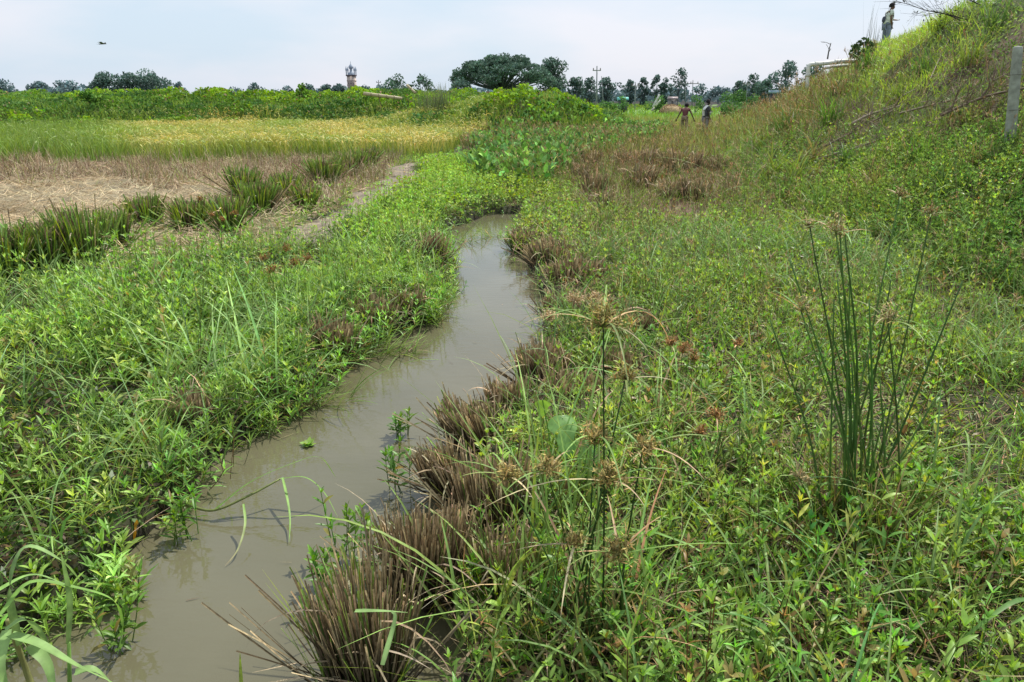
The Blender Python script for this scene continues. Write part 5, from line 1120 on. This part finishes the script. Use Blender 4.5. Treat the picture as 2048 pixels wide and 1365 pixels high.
def bag(t, V, xf, loc):
    b = V['wai']+Vector((-.0, -.15, .06)); skinned('shoulder_bag', [[('a', b+Vector((0, 0, .13)), (.07, .05)), ('b', b, (.10, .07)), ('c', b-Vector((0, 0, .13)), (.085, .05))]], matc('dark_bag', (.06, .07, .10)), t, xf, 2)
    a = Acc(); tube(a, [loc+xf @ p for p in (b+Vector((.05, .02, .12)), V['che']+Vector((.02, -.15, .06)), V['nb']+Vector((.09, .0, .03)), V['che']+Vector((.02, .16, 0)), b+Vector((-.02, .12, .0)))], .010, .010, np.array((.05, .05, .07)), ns=5, k=5); a.obj('bag_strap', M_cloth, t)
pa = Q(1767, 103, 28.8)
person('person in pale short sleeved shirt and dark trousers standing on the embankment crest', pa, math.radians(-84), dict(nb=(0, .03, 1.43), nk=(0, .06, 1.485), chin=(0, .11, 1.53), hd=(0, .105, 1.605), top=(0, .09, 1.67), eR=(.21, -.0, 1.12), wR=(.14, .10, .93), eL=(-.20, .14, 1.17), wL=(-.10, .36, 1.14), kR=(.10, .05, .50), kL=(-.10, .0, .5)), c1, extras=bag, hair_s=1.1, scale=.93, bulk=1.3)
c2 = (SK, matc('maroon_shirt', (.115, .035, .032)), matc('tan_trousers', (.27, .19, .13)))
def yoke(t, V, xf, loc): skinned('shoulder_cloth', [[('a', V['sL']+Vector((0, 0, .02)), .075), ('b', V['nb']+Vector((0, 0, -.02)), .085), ('c', V['sR']+Vector((0, 0, .02)), .075)]], matc('tan_shoulder_cloth', (.42, .29, .20)), t, xf, 2)
pb2 = P(1367, 272, .15); pb2.z = gz(pb2.x, pb2.y)
person('person in maroon top with tan shoulders bending forward in the meadow', pb2, math.radians(-18), dict(pel=(0, 0, .93), wai=(0, .05, 1.05), che=(0, .15, 1.22), nb=(0, .22, 1.34), nk=(.02, .27, 1.39), chin=(.03, .33, 1.42), hd=(.03, .34, 1.49), top=(.03, .33, 1.56), sL=(-.18, .19, 1.31), sR=(.18, .19, 1.31), eL=(-.30, .16, 1.07), wL=(-.40, .22, .86), eR=(.32, .20, 1.07), wR=(.42, .32, .84), kL=(-.12, .12, .5), aL=(-.12, .05, .09), kR=(.12, -.02, .5), aR=(.12, -.15, .1)), c2, extras=yoke, sleeves=.3)
c3 = (matc('dark_skin', (.05, .035, .028), .5), matc('charcoal_shirt', (.06, .065, .075)), matc('grey_trousers', (.22, .20, .20)))
def towel(t, V, xf, loc):
    a = Acc(); P_ = [loc+xf @ p for p in (V['che']+Vector((.10, .14, -.18)), V['che']+Vector((.10, .16, .0)), V['nb']+Vector((.09, .03, .05)), V['che']+Vector((.08, -.17, .05)), V['wai']+Vector((.08, -.17, -.02)))]; ribbon(a, P_, .15, np.array((.65, .66, .62)), prof='bar', k=5, fold=.1); a.obj('white_towel', M_cloth, t)
pc = P(1408, 280, .15); pc.z = gz(pc.x, pc.y)
person('person in dark shirt with a white cloth over the shoulder, standing sideways in the meadow', pc, math.radians(-70), dict(nk=(0, .04, 1.49), chin=(0, .09, 1.54), hd=(0, .09, 1.615), top=(0, .08, 1.68), eR=(.2, .0, 1.12), wR=(.2, .12, .9)), c3, extras=towel, scale=1.03)

# ------------------------------------------------------------------ light, sky, camera
def world():
    w = bpy.data.worlds.new('World'); SC.world = w; w.use_nodes = True; t = w.node_tree; t.nodes.clear(); L = t.links.new
    sky = N(t, 'ShaderNodeTexSky', sky_type='NISHITA'); sky.sun_disc = False; sky.sun_elevation = math.radians(SUN_EL); sky.sun_rotation = math.radians(SUN_AZ)
    sky.air_density = 1.0; sky.dust_density = 2.5
    b1 = N(t, 'ShaderNodeBackground', Strength=.10); L(sky.outputs[0], b1.inputs['Color'])
    tc = N(t, 'ShaderNodeTexCoord'); mp = N(t, 'ShaderNodeMapping'); mp.inputs['Scale'].default_value = (1, 1, 3.5); mp.inputs['Location'].default_value = (.35, .1, 0); L(tc.outputs['Generated'], mp.inputs['Vector'])
    n = N(t, 'ShaderNodeTexNoise', Scale=2.6, Detail=5.0, Roughness=.5); L(mp.outputs[0], n.inputs['Vector'])
    cr = N(t, 'ShaderNodeValToRGB'); cr.color_ramp.elements[0].position = .38; cr.color_ramp.elements[1].position = .62
    cr.color_ramp.elements[0].color = (.76, .91, 1.06, 1); cr.color_ramp.elements[1].color = (.98, 1.0, 1.10, 1); L(n.outputs[0], cr.inputs[0])
    b2 = N(t, 'ShaderNodeBackground', Strength=1.0); L(cr.outputs[0], b2.inputs['Color'])
    ms = N(t, 'ShaderNodeMixShader', Fac=.8); L(b1.outputs[0], ms.inputs[1]); L(b2.outputs[0], ms.inputs[2])
    o = N(t, 'ShaderNodeOutputWorld'); L(ms.outputs[0], o.inputs['Surface'])
SUN_EL, SUN_AZ = 58, 38          # azimuth clockwise from +Y
world()
sd = bpy.data.lights.new('sun', 'SUN'); sd.energy = 5.0; sd.angle = math.radians(.8); sd.color = (1, .955, .88)
so = bpy.data.objects.new('sun', sd); COL.objects.link(so)
e, z_ = math.radians(SUN_EL), math.radians(SUN_AZ)
sdir = Vector((math.cos(e)*math.sin(z_), math.cos(e)*math.cos(z_), math.sin(e)))
so.rotation_euler = sdir.to_track_quat('Z', 'Y').to_euler()
cd = bpy.data.cameras.new('camera'); cd.sensor_width = 36; cd.lens = 36*F/2048; cd.clip_start = .05; cd.clip_end = 9000
co = bpy.data.objects.new('camera', cd); COL.objects.link(co); co.location = (0, 0, H); co.rotation_euler = (PI/2-TH, 0, 0); SC.camera = co
SC.view_settings.view_transform = 'Standard'; SC.view_settings.look = 'None'; SC.view_settings.exposure = 0; SC.view_settings.gamma = 1
SC.cycles.max_bounces = 6; SC.cycles.diffuse_bounces = 3; SC.cycles.transmission_bounces = 4; SC.cycles.glossy_bounces = 2
